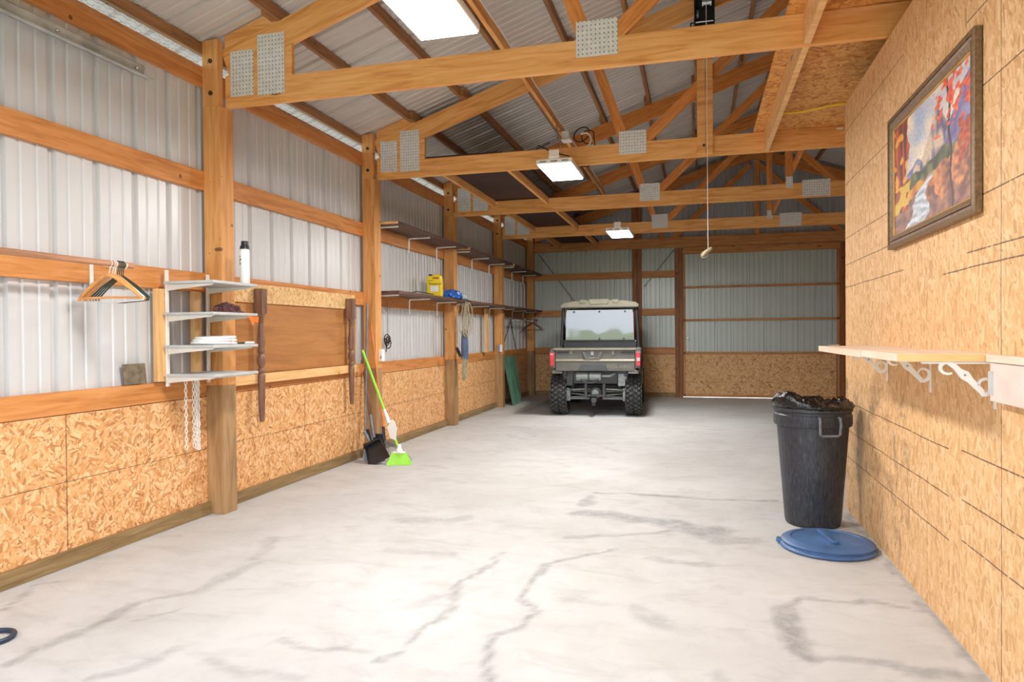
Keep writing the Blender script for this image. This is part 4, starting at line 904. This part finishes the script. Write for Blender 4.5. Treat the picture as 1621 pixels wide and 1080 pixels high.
def paint(u, v):
    """u 0 far edge .. 1 near edge, v 0 bottom .. 1 top: a plain autumn mountain stream"""
    n = lambda a, b, s=0: noise.noise(Vector((u * a, v * b, s)))
    def mixc(p, q, k): k = max(0, min(1, k)); return tuple(p[i] * (1 - k) + q[i] * k for i in range(3))
    c = mixc((160, 178, 210), (240, 224, 196), .7 + 1.6 * n(4, 4) + .3 * n(9, 9)) 
    c = mixc(c, (186, 184, 204), .3 + n(3, 6, 4))
    m1 = .46 + .22 * max(0, 1 - abs(u - .36) / .2) * .4 + .03 * n(12, 1, 2)
    if v < m1 and u < .5: c = mixc((92, 96, 150), (150, 158, 196), n(14, 14, 3) + .5)
    pk = .50 + .36 * max(0, 1 - abs(u - .63) / .22) + .04 * n(16, 2, 5)
    if v < pk and .3 < u < .9: c = mixc((206, 184, 164), (96, 90, 118), .5 + 1.8 * n(18, 6, 6) + (u - .62) * 3)
    pk2 = .62 + .34 * max(0, (u - .74) / .26) + .04 * n(14, 2, 8)
    if v < pk2 and u > .72: c = mixc((100, 90, 140), (150, 150, 190), n(14, 10, 9) + .5)
    if v < .44 + .06 * n(8, 2, 11) + .12 * max(0, u - .3): c = mixc((56, 66, 54), (120, 122, 84), n(14, 10, 12) * 1.6 + .5)
    if v < .34 + .05 * n(9, 2, 13) + .14 * max(0, u - .45): c = mixc((206, 150, 40), (186, 96, 48), n(14, 14, 14) * 1.5 + .4)
    if v < .27 + .05 * n(9, 3, 15): c = mixc((110, 70, 66), (160, 110, 90), n(16, 16, 16) * 1.6 + .5)
    for cu, cv, r in ((.70, .25, .11), (.90, .30, .13), (.48, .19, .07)):
        if ((u - cu) / r) ** 2 + ((v - cv) / (r * 1.3)) ** 2 < 1 + .6 * n(12, 12, 17): c = mixc((214, 140, 90), (110, 66, 60), (u - cu) / r * .6 + .5 + n(20, 20, 18))
    sc_ = .30 + .32 * v * 2 + .05 * math.sin(v * 20); wd_ = .15 * (1 - v * 2.2)
    if v < .36 and abs(u - sc_) < wd_ + .03 * n(14, 14, 19): c = mixc((206, 214, 224), (150, 160, 176), n(10, 30, 20) * 1.6 + .4)
    if u < .24 + .08 * n(3, 10, 21) and v > .18:
        c = mixc((196, 82, 36), (96, 40, 34), n(30, 3, 22) * 1.8 + .5); 
        if n(12, 12, 23) > .22: c = (232, 160, 60)
        if v < .42 and n(9, 9, 24) > .0: c = (214, 176, 56)
    if abs(u - (.80 - .05 * v + .01 * math.sin(v * 18))) < .012: c = (70, 44, 50)
    if v > .60 and u > .55 and n(16, 16, 25) + .5 * n(30, 30, 31) + .9 * (1 - abs(u - .82) / .3) * (v - .45) * 1.2 > .34: c = mixc((214, 66, 50), (236, 130, 96), n(30, 30, 26) + .5)
    if u > .86 and v < .62 and v > .3 and n(14, 14, 27) > -.05: c = mixc((150, 56, 44), (200, 100, 60), n(30, 30, 28) + .5)
    k = 1 + .12 * n(60, 60, 29); return tuple(max(0, min(255, x * k)) for x in c)
NU, NV = 200, 116; me = bpy.data.meshes.new('canvas'); vs = []; cols = []
for j in range(NV + 1):
    for i in range(NU + 1):
        u, v = i / NU, j / NV; vs.append((XR - .012, y1 - .072 - u * (y1 - y0 - .144), z0 + .072 + v * (z1 - z0 - .144))); cols += list(lin(paint(u, v)))
me.from_pydata(vs, [], [(j * (NU + 1) + i, j * (NU + 1) + i + 1, (j + 1) * (NU + 1) + i + 1, (j + 1) * (NU + 1) + i) for j in range(NV) for i in range(NU)])
ca = me.color_attributes.new('paint', 'FLOAT_COLOR', 'POINT'); ca.data.foreach_set('color', cols); me.materials.append(M['canvas'])
o = bpy.data.objects.new('canvas', me); COL.objects.link(o); o.parent = t; o.matrix_parent_inverse = Matrix.Translation(-t.location)

t = thing('wall_shelf', 'pale pink wooden shelf on the right wall over scroll brackets', 'shelf', (.87, 3.6, 1.17))
bm = box(BM(), (.708, 2.835, 1.170), (XR - .002, 3.41, 1.200)); obj('near_board', bm, 'pale_board', t, bevel=.002)
bm = box(BM(), (.70, 3.413, 1.166), (XR - .002, 4.50, 1.197)); obj('far_board', bm, 'pale_board', t, bevel=.002)
obj('sawn_end', box(BM(), (.710, 2.833, 1.172), (XR - .004, 2.835, 1.198)), 'pale_end', t)['label'] = 'yellow sawn end of the near board'
def scroll(y, lab):
    t = thing('scroll_bracket', lab, 'bracket', (XR, y, 1.17), group='white scroll brackets'); X = XR
    bm = BM(); box(bm, (X - .006, y - .010, 1.0), (X - .001, y + .010, 1.168)); box(bm, (X - .24, y - .010, 1.163), (X - .001, y + .010, 1.169)); obj('mounting_leg', bm, 'white_metal', t, bevel=.001)
    def sw(P, R):  # flat wrought ribbon
        bm = BM(); n = len(P)
        va = []; 
        for i, (px, pz) in enumerate(P):
            q = P[min(i + 1, n - 1)]; p = P[max(i - 1, 0)]; dx, dz = q[0] - p[0], q[1] - p[1]; L = math.hypot(dx, dz) or 1; nx_, nz_ = -dz / L * R[i], dx / L * R[i]
            va.append([bm.verts.new((px + s * nx_, y + e, pz + s * nz_)) for s, e in ((-1, -.005), (1, -.005), (1, .005), (-1, .005))])
        for a, b in zip(va, va[1:]):
            for k in range(4): bm.faces.new([a[k], a[(k + 1) % 4], b[(k + 1) % 4], b[k]])
        bm.faces.new(va[0][::-1]); bm.faces.new(va[-1]); return bm
    P = []; R = []
    c1 = (X - .153, 1.148)                                                       # upper outer scroll
    for i in range(13): a = math.radians(-60 - i * 17); P.append((c1[0] + .026 * math.cos(a), c1[1] + .022 * math.sin(a))); R.append(.0035 + .0003 * i)
    P += [(X - .150, 1.166), (X - .130, 1.152)]; R += [.008, .009]
    P += [(X - .118, 1.137), (X - .100, 1.122), (X - .082, 1.103)]; R += [.010, .017, .011]
    P += [(X - .062, 1.080), (X - .045, 1.062)]; R += [.010, .009]
    c2 = (X - .036, 1.085)
    for i in range(15): a = math.radians(-100 + i * 20); r = .033 - .0010 * i; P.append((c2[0] + r * math.cos(a), c2[1] + r * math.sin(a))); R.append(.0085 - .00035 * i)
    obj('scroll', sw(P, R), 'white_metal', t, smooth=False)
    bm = BM(); lathe(bm, [(.004, -.008), (.004, 0)], (X - .100, y, 1.122), 'Y', 8); obj('screw', bm, 'steel', t)
    return t
scroll(2.845, 'white scroll bracket, nearest of three under the right wall shelf'); scroll(3.56, 'white scroll bracket, middle of three under the right wall shelf'); scroll(4.31, 'white scroll bracket, farthest of three under the right wall shelf')
t = thing('wall_cabinet', 'pinkish white panel box on the right wall at the picture edge', 'box', (1.0, 2.4, 1.1))
obj('top_board', box(BM(), (.985, 1.9, 1.172), (XR - .002, 2.80, 1.198)), 'pale_board', t, bevel=.002); obj('side_panel', box(BM(), (.992, 1.92, 1.035), (XR - .003, 2.785, 1.17)), plain('pink_white_laminate', (232, 208, 198), .5, vary=.03), t, bevel=.002)
obj('grey_cleat', box(BM(), (.986, 2.755, 1.06), (.992, 2.785, 1.14)), 'grey_shelf', t)
bm = BM(); P = [(.98 - .004 * i, 4.47 - i * .012, 1.2005) for i in range(4)]; tube(bm, [(.74, 4.40, 1.202), (.80, 4.42, 1.204)], .004, 6); tag(obj('loose_bolt', bm, 'chrome'), 'small shiny bolt lying on the far end of the pink shelf', 'bolt')
# trash can
CX, CY = .735, 4.98
t = thing('trash_can', 'tall scuffed black plastic trash can by the right wall', 'trash can', (CX, CY, 0))
pr = [(.155, 0), (.170, .006), (.176, .03), (.196, .30), (.197, .305), (.199, .33), (.2235, .665), (.2235, .672)]
obj('body', lathe(BM(), pr, n=64), 'bin', t, local=True, smooth=True)
obj('collar', lathe(BM(), [(.2235, .660), (.240, .664), (.244, .68), (.244, .735), (.238, .742), (.2385, .755), (.246, .760), (.248, .772), (.246, .782), (.236, .784), (.226, .775), (.222, .70)], n=64), 'bin', t, local=True, smooth=True)
for a in (-75, 105):
    m = Matrix.Rotation(math.radians(a), 4, 'Z'); bm = BM()
    P = [(.246, -.062, .735), (.262, -.064, .73), (.268, -.066, .69), (.262, -.062, .63), (.262, -.05, .620), (.262, .05, .620), (.262, .062, .63), (.268, .066, .69), (.262, .064, .73), (.246, .062, .735)]
    tube(bm, [m @ Vector(p) for p in P], .0085, 8); obj('handle', bm, 'grey_rubber', t, local=True, smooth=True)
tb = thing('bin_bag', 'glossy black bin bag bunched over the trash can rim', 'bag', (CX, CY, .77))
bm = BM(); n = 72; rings = []
for j, (r, z) in enumerate(((.236, .004), (.250, .006), (.256, .016), (.243, .030), (.225, .040), (.20, .045), (.17, .030), (.12, .0), (.05, -.03))):
    ring_ = []
    for k in range(n):
        a = 2 * PI * k / n; q = Vector((math.cos(a) * 2, math.sin(a) * 2, j * .35))
        hb = .03 * max(0, noise.noise(q * 1.1 + Vector((4, 0, 0)))) + .035 * abs(noise.noise(q * 2.9)) + .045 * max(0, math.cos(a - 3.7)) ** 3
        env = math.sin(min(1, j / 5) * PI / 2) if j < 6 else 1
        rr = r + .010 * noise.noise(q * 4); ring_.append(bm.verts.new((rr * math.cos(a), rr * math.sin(a), z + hb * env * 1.25 + .006 * noise.noise(q * 7))))
    rings.append(ring_)
for a, b in zip(rings, rings[1:]):
    for k in range(n): bm.faces.new([a[k], a[(k + 1) % n], b[(k + 1) % n], b[k]])
bm.faces.new(rings[-1]); obj('film', bm, 'bagfilm', tb, local=True, smooth=2)
t = thing('can_lid', 'round blue plastic lid lying on the floor before the trash can', 'lid', (.735, 4.43, 0))
pr = [(.262, .004), (.270, .012), (.262, .022), (.250, .026), (.250, .034), (.258, .040), (.244, .048), (.205, .056), (.200, .050), (.10, .058), (.03, .062), (0.0001, .062)]
obj('disc', lathe(BM(), pr, n=64), 'blue_plastic', t, local=True, smooth=True)
bm = BM(); box(bm, (-.125, -.022, .054), (.125, .022, .078), Matrix.Rotation(math.radians(100), 4, 'Z')); obj('grip', bm, 'blue_plastic', t, local=True, bevel=.008)
bm = BM(); box(bm, (-.285, -.03, .012), (-.25, .03, .030), Matrix.Rotation(math.radians(-8), 4, 'Z')); obj('tab', bm, 'blue_plastic', t, local=True, bevel=.004)
# blue hoop at the left picture edge
bm = BM(); tube(bm, arc((-2.90, 2.24, .012), .075, 0, 360, 28, (1, 0, 0), (0, 1, 0)), .011, 8, True); tag(obj('hose_loop', bm, plain('navy_hose', (34, 52, 72), .4), smooth=2), 'dark blue hose loop on the floor at the left picture edge', 'hose')
# floor mat
tag(obj('floor_mat', box(BM(), (-2.80, 10.58, .0), (-.92, 13.7, .006)), 'mat'), 'grey rubber mat on the floor under the buggy', 'mat')

# ------------------------------------------------------------------ utility buggy, rear view
U = thing('utility_vehicle', 'grey side by side utility buggy with cargo bed parked facing away', 'utility vehicle', (-1.525, 10.47, .006), (0, 0, math.radians(3.4)))
def up_(name, bm, mat, par=None, **k): return obj(name, bm, mat, par or U, local=True, **k)
def wheel(x, y, lab):
    R, Wd = .325, .235
    wt = up_('wheel', lathe(BM(), [(.17, -Wd / 2 + .01), (.20, -Wd / 2), (.27, -Wd / 2 - .004), (.300, -Wd / 2 + .02), (.306, 0), (.300, Wd / 2 - .02), (.27, Wd / 2 + .004), (.20, Wd / 2), (.17, Wd / 2 - .01)], (x, y, R), 'X', 40), 'rubber', smooth=True)
    bm = BM()
    for i in range(26):
        a = 2 * PI * i / 26
        for (dx, da, w1, h1, tw) in ((-.035, 0, .05, .030, .45), (.035, PI / 26, .05, .030, -.45), (-.085, PI / 26, .038, .034, .2), (.085, 0, .038, .034, -.2), (-.118, 0, .014, .05, 0), (.118, PI / 26, .014, .05, 0)):
            rr = .300 if abs(dx) < .1 else .285
            m = Matrix.Translation((x + dx, y, R)) @ Matrix.Rotation(a + da, 4, 'X') @ Matrix.Translation((0, 0, rr)) @ Matrix.Rotation(tw, 4, 'Z')
            box(bm, (-w1 / 2, -h1 / 2, -.01), (w1 / 2, h1 / 2, .024), m)
    o = obj('tread_lugs', bm, 'lug', wt, local=True)
    s = 1 if x > 0 else -1
    bm = BM(); lathe(bm, [(.17, s * -.10), (.16, s * -.05), (.16, s * .02), (.06, s * .03), (.03, s * .05), (.0001, s * .05)], (x, y, R), 'X', 24); obj('rim', bm, 'utv_frame', wt, local=True, smooth=True)
for x, y in ((-.575, .36), (.575, .36), (-.575, 2.30), (.575, 2.30)): wheel(x, y, '')
# cargo bed
bed = up_('cargo_bed', box(BM(), (-.60, .04, .70), (.60, .98, .745)), 'utv', bevel=.01)
for s in (-1, 1):
    bm = prism(BM(), [(s * .60, 0, .72), (s * .665, 0, .76), (s * .69, 0, 1.03), (s * .64, 0, 1.055), (s * .60, 0, 1.03)], (0, .95, 0), (0, .03, 0)); obj('bed_side', bm, 'utv', bed, local=True, bevel=.008)
    bm = prism(BM(), [(s * .61, 0, .745), (s * .685, 0, .745), (s * .70, 0, 1.0), (s * .61, 0, 1.0)], (0, .10, 0), (0, -.015, 0)); obj('corner_cap', bm, 'utv', bed, local=True, bevel=.012)
    tl = obj('tail_light', box(BM(), (s * .655 - .032, -.034, .780), (s * .655 + .032, -.014, .985)), 'red_lamp', U, local=True, bevel=.01)
    obj('lens_bar', box(BM(), (s * .655 - .024, -.038, .855 if s > 0 else .95), (s * .655 + .024, -.034, .905 if s > 0 else .965)), plain('pale_lens', (250, 190, 190), .3), tl, local=True)
bm = box(BM(), (-.60, .94, .74), (.60, .98, 1.04)); obj('bed_front_wall', bm, 'utv', bed, local=True)
tg = up_('tailgate', box(BM(), (-.60, 0, .70), (.60, .04, .855)), 'utv', bevel=.008)
bm = box(BM(), (-.60, .018, .86), (.60, .045, 1.02)); obj('upper_panel', bm, 'utv', tg, local=True, bevel=.004)
bm = BM(); prism(bm, [(-.60, -.010, .850), (.60, -.010, .850), (.60, .02, .878), (-.60, .02, .878)], (0, 0, .006), (0, 0, 0)); box(bm, (-.62, -.012, 1.02), (.62, .045, 1.048)); obj('ridge', bm, 'utv_light', tg, local=True, bevel=.005)
bm = prism(BM(), [(-.25, 0, .705), (.20, 0, .705), (.15, 0, .805), (-.20, 0, .805)], (0, .018, 0), (0, -.018, 0)); obj('lower_plate', bm, 'utv_frame', tg, local=True, bevel=.004)
bm = prism(BM(), [(-.19, 0, .99), (-.145, 0, .99), (-.105, 0, .905), (.035, 0, .905), (.075, 0, .99), (.12, 0, .99), (.07, 0, .862), (-.14, 0, .862)], (0, .022, 0), (0, -.002, 0)); obj('latch_surround', bm, 'utv', tg, local=True, bevel=.004)
bm = BM(); box(bm, (-.075, -.006, .90), (.0, .004, .912)); box(bm, (-.06, .0, .94), (-.015, .012, 1.0)); obj('latch_handle', bm, 'alu', tg, local=True, bevel=.003)
for x in (-.36, .28): obj('gate_hook', prism(BM(), [(x - .018, 0, .955), (x + .018, 0, .955), (x + .012, 0, 1.01), (x - .012, 0, 1.01)], (0, .012, 0), (0, .004, 0)), 'utv_light', tg, local=True)
for s in (-1, 1): obj('tie_slot', box(BM(), (s * .49 - .09, .004, .975), (s * .49 + .09, .022, .995)), 'utv_dark', tg, local=True, bevel=.003)
tx = text('POLARIS', .085, 'utv_light', (.37, -.001, .765), (PI / 2, 0, 0), tg, 'raised_lettering', .002, (1.15, .8, 1))
# rear fenders and side bodywork
for s in (-1, 1):
    P = [(.0, .66), (.02, .72), (1.05, .72), (1.05, .60), (.78, .60), (.70, .68), (.36, .70), (.10, .66)]
    bm = prism(BM(), [(0, p[0], p[1]) for p in P], (s * .16, 0, 0), (s * .50, 0, 0)); up_('rear_fender', bm, 'utv', bevel=.008)
    bm = prism(BM(), [(0, .95, .45), (0, 1.85, .38), (0, 1.95, .42), (0, 2.05, .72), (0, 2.5, .80), (0, 2.85, .74), (0, 2.9, .9), (0, 2.3, 1.06), (0, 1.95, 1.02), (0, 1.7, .62), (0, 1.1, .60), (0, .98, .72)], (s * .14, 0, 0), (s * .55, 0, 0)); up_('side_panel', bm, 'utv', bevel=.01)
bm = box(BM(), (-.55, 2.2, .70), (.55, 2.88, 1.0)); up_('hood', bm, 'utv', bevel=.06)
up_('cab_floor', box(BM(), (-.56, .95, .36), (.56, 2.3, .42)), 'utv_dark')
for x, wd in ((-.28, .50), (.30, .50)):
    st = up_('seat', box(BM(), (x - wd / 2, 1.10, .62), (x + wd / 2, 1.62, .76)), 'black_plastic', bevel=.03)
    obj('seat_back', box(BM(), (x - wd / 2, 1.03, .76), (x + wd / 2, 1.12, 1.12)), 'black_plastic', st, local=True, bevel=.03)
up_('cab_rear_panel', box(BM(), (-.60, .99, .60), (.60, 1.02, 1.13)), 'utv_dark', bevel=.004)
bm = BM(); tube(bm, [(-.60, 1.0, 1.14), (.60, 1.0, 1.14)], .020, 8); tube(bm, [(-.60, 1.02, 1.07), (.60, 1.02, 1.07)], .015, 8); up_('rear_crossbar', bm, 'utv_frame', smooth=True)
for s in (-1, 1):
    bm = BM(); tube(bm, [(s * .635, .98, .74), (s * .635, .98, 1.08), (s * .622, 1.0, 1.4), (s * .60, 1.02, 1.70), (s * .58, 1.2, 1.76), (s * .57, 2.0, 1.74), (s * .60, 2.3, 1.3), (s * .62, 2.42, .95)], .026, 10); up_('roll_bar', bm, 'utv_dark', smooth=True)
    bm = prism(BM(), [(s * .60, 1.0, .72), (s * .60, 1.75, .55), (s * .60, 2.1, 1.0), (s * .60, 1.1, 1.55)], (s * .02, 0, 0), (s * .02, 0, 0)); up_('side_net', bm, 'black', bevel=.004)
# rear window
win = up_('rear_window', prism(BM(), [(-.565, 0, 1.165), (.565, 0, 1.165), (.555, 0, 1.60), (.54, 0, 1.665), (-.54, 0, 1.665), (-.555, 0, 1.60)], (0, .004, 0), (0, .975, 0)), 'acrylic')
bm = BM()
for x, z in ((-.42, 1.635), (0, 1.635), (.42, 1.635), (0, 1.185), (.40, 1.185)): lathe(bm, [(.016, -.014), (.016, 0)], (x, .975, z), 'Y', 12)
obj('window_bolt', bm, 'utv_dark', win, local=True)
bm = BM(); prism(bm, [(-.58, 0, 1.15), (.58, 0, 1.15), (.58, 0, 1.168), (-.58, 0, 1.168)], (0, .012, 0), (0, .970, 0)); obj('window_seal', bm, 'utv_dark', win, local=True)
# windscreen (pale light comes through it), steering wheel
up_('windscreen', prism(BM(), [(-.54, 2.36, 1.02), (.54, 2.36, 1.02), (.52, 2.02, 1.68), (-.52, 2.02, 1.68)], (0, .004, 0), (0, 0, 0)), 'acrylic')
bm = BM(); tube(bm, arc((-.28, 1.95, 1.08), .16, 0, 360, 24, (1, 0, 0), (0, .35, .94)), .013, 8, True); tube(bm, [(-.28, 1.95, 1.08), (-.28, 2.2, .95)], .02, 8); up_('steering_wheel', bm, 'black', smooth=True)
# roof
prf = [(-.635, 0, 1.70), (.635, 0, 1.70), (.650, 0, 1.745), (.60, 0, 1.785), (.40, 0, 1.815), (.20, 0, 1.825), (-.20, 0, 1.825), (-.40, 0, 1.815), (-.60, 0, 1.785), (-.650, 0, 1.745)]
rf = up_('roof', prism(BM(), prf, (0, 1.25, 0), (0, .93, 0)), 'utv_light', bevel=.012)
for (xa, xb) in ((-.33, -.21), (-.17, .17), (.21, .33)):
    z0r, z1r = (1.775, 1.835) if xb - xa < .2 else (1.755, 1.842)
    bm = prism(BM(), [(xa + .02, 0, z0r), (xb - .02, 0, z0r), (xb, 0, z1r), (xa, 0, z1r)], (0, .9, 0), (0, .917, 0)); obj('roof_rib', bm, 'utv_light', rf, local=True, bevel=.006)
obj('roof_edge', box(BM(), (-.60, .924, 1.695), (.60, .945, 1.712)), 'utv_dark', rf, local=True)
# running gear under the bed
up_('rear_frame', box(BM(), (-.34, .10, .50), (.34, .9, .70)), 'utv_dark', bevel=.01)
bm = BM(); box(bm, (-.62, .10, .655), (.62, .16, .70)); box(bm, (-.48, .06, .62), (-.44, .12, .70)); box(bm, (.44, .06, .62), (.48, .12, .70)); up_('bed_crossmember', bm, 'utv_dark', bevel=.004)
mf = up_('muffler', lathe(BM(), [(.055, -.30), (.072, -.285), (.072, .085), (.055, .10)], (0, .10, .615), 'X', 24), 'alu', smooth=True)
obj('muffler_strap', lathe(BM(), [(.075, -.11), (.075, -.085)], (0, .10, .615), 'X', 20), 'utv_frame', mf, local=True)
bm = BM(); tube(bm, [(.10, .10, .62), (.22, .10, .62), (.30, .12, .66), (.36, .2, .66)], .022, 10); obj('exhaust_pipe', bm, 'alu', mf, local=True, smooth=True)
bm = BM(); tube(bm, arc((-.08, .045, .60), .14, 200, 340, 12, (1, 0, 0), (0, 0, .6)), .012, 8); up_('bumper_loop', bm, 'utv_frame', smooth=True)
bm = lathe(BM(), [(.05, -.10), (.085, -.07), (.095, 0), (.09, .08), (.06, .2)], (-.01, .30, .35), 'Y', 20); up_('differential', bm, 'alu', smooth=True)
bm = BM()
for s in (-1, 1):
    tube(bm, [(s * .10, .24, .41), (s * .45, .26, .39)], .014, 8); tube(bm, [(s * .10, .26, .37), (s * .45, .40, .36)], .012, 8)
    tube(bm, [(s * .10, .22, .265), (s * .46, .28, .255)], .015, 8); tube(bm, [(s * .08, .30, .30), (s * .46, .40, .33)], .012, 8)
    tube(bm, [(s * .10, .46, .28), (s * .46, .36, .26)], .015, 8); box(bm, (s * .44 - .03, .26, .22), (s * .44 + .03, .46, .42))
up_('suspension_arms', bm, 'alu', smooth=True)
for s in (-1, 1):
    sh = up_('shock_absorber', tube(BM(), [(s * .40, .26, .36), (s * .27, .30, .68)], .022, 10), 'utv_frame', smooth=True)
    P = []
    for i in range(60):
        k = i / 59; c = Vector((s * .39, .26, .40)).lerp(Vector((s * .28, .295, .64)), k); P.append(c + Vector((.04 * math.cos(i * .75), .04 * math.sin(i * .75), 0)))
    obj('coil_spring', tube(BM(), P, .006, 5), 'black', sh, local=True)
bm = BM(); box(bm, (-.16, .14, .30), (.14, .20, .33)); box(bm, (-.17, .12, .28), (-.13, .22, .56)); box(bm, (.11, .12, .28), (.15, .22, .56)); box(bm, (-.17, .14, .52), (.15, .2, .56)); up_('rear_bulkhead', bm, 'utv_frame', bevel=.004)
bm = BM(); box(bm, (-.06, .02, .225), (.02, .24, .28)); box(bm, (-.045, -.01, .17), (.005, .05, .23)); up_('hitch_receiver', bm, 'utv_frame', bevel=.005)
bm = BM(); lathe(bm, [(.02, -.02), (.02, .0)], (-.02, -.012, .20), 'Y', 12); up_('hitch_ring', bm, 'rust')
for s, x in ((-1, -.43), (1, .40)):
    bm = prism(BM(), [(x - .06, 0, .46), (x + .07, 0, .46), (x + .09, 0, .66), (x - .09, 0, .66)], (0, .03, 0), (0, .18, 0)); up_('mud_guard', bm, 'utv_frame' if s < 0 else 'alu', bevel=.008)
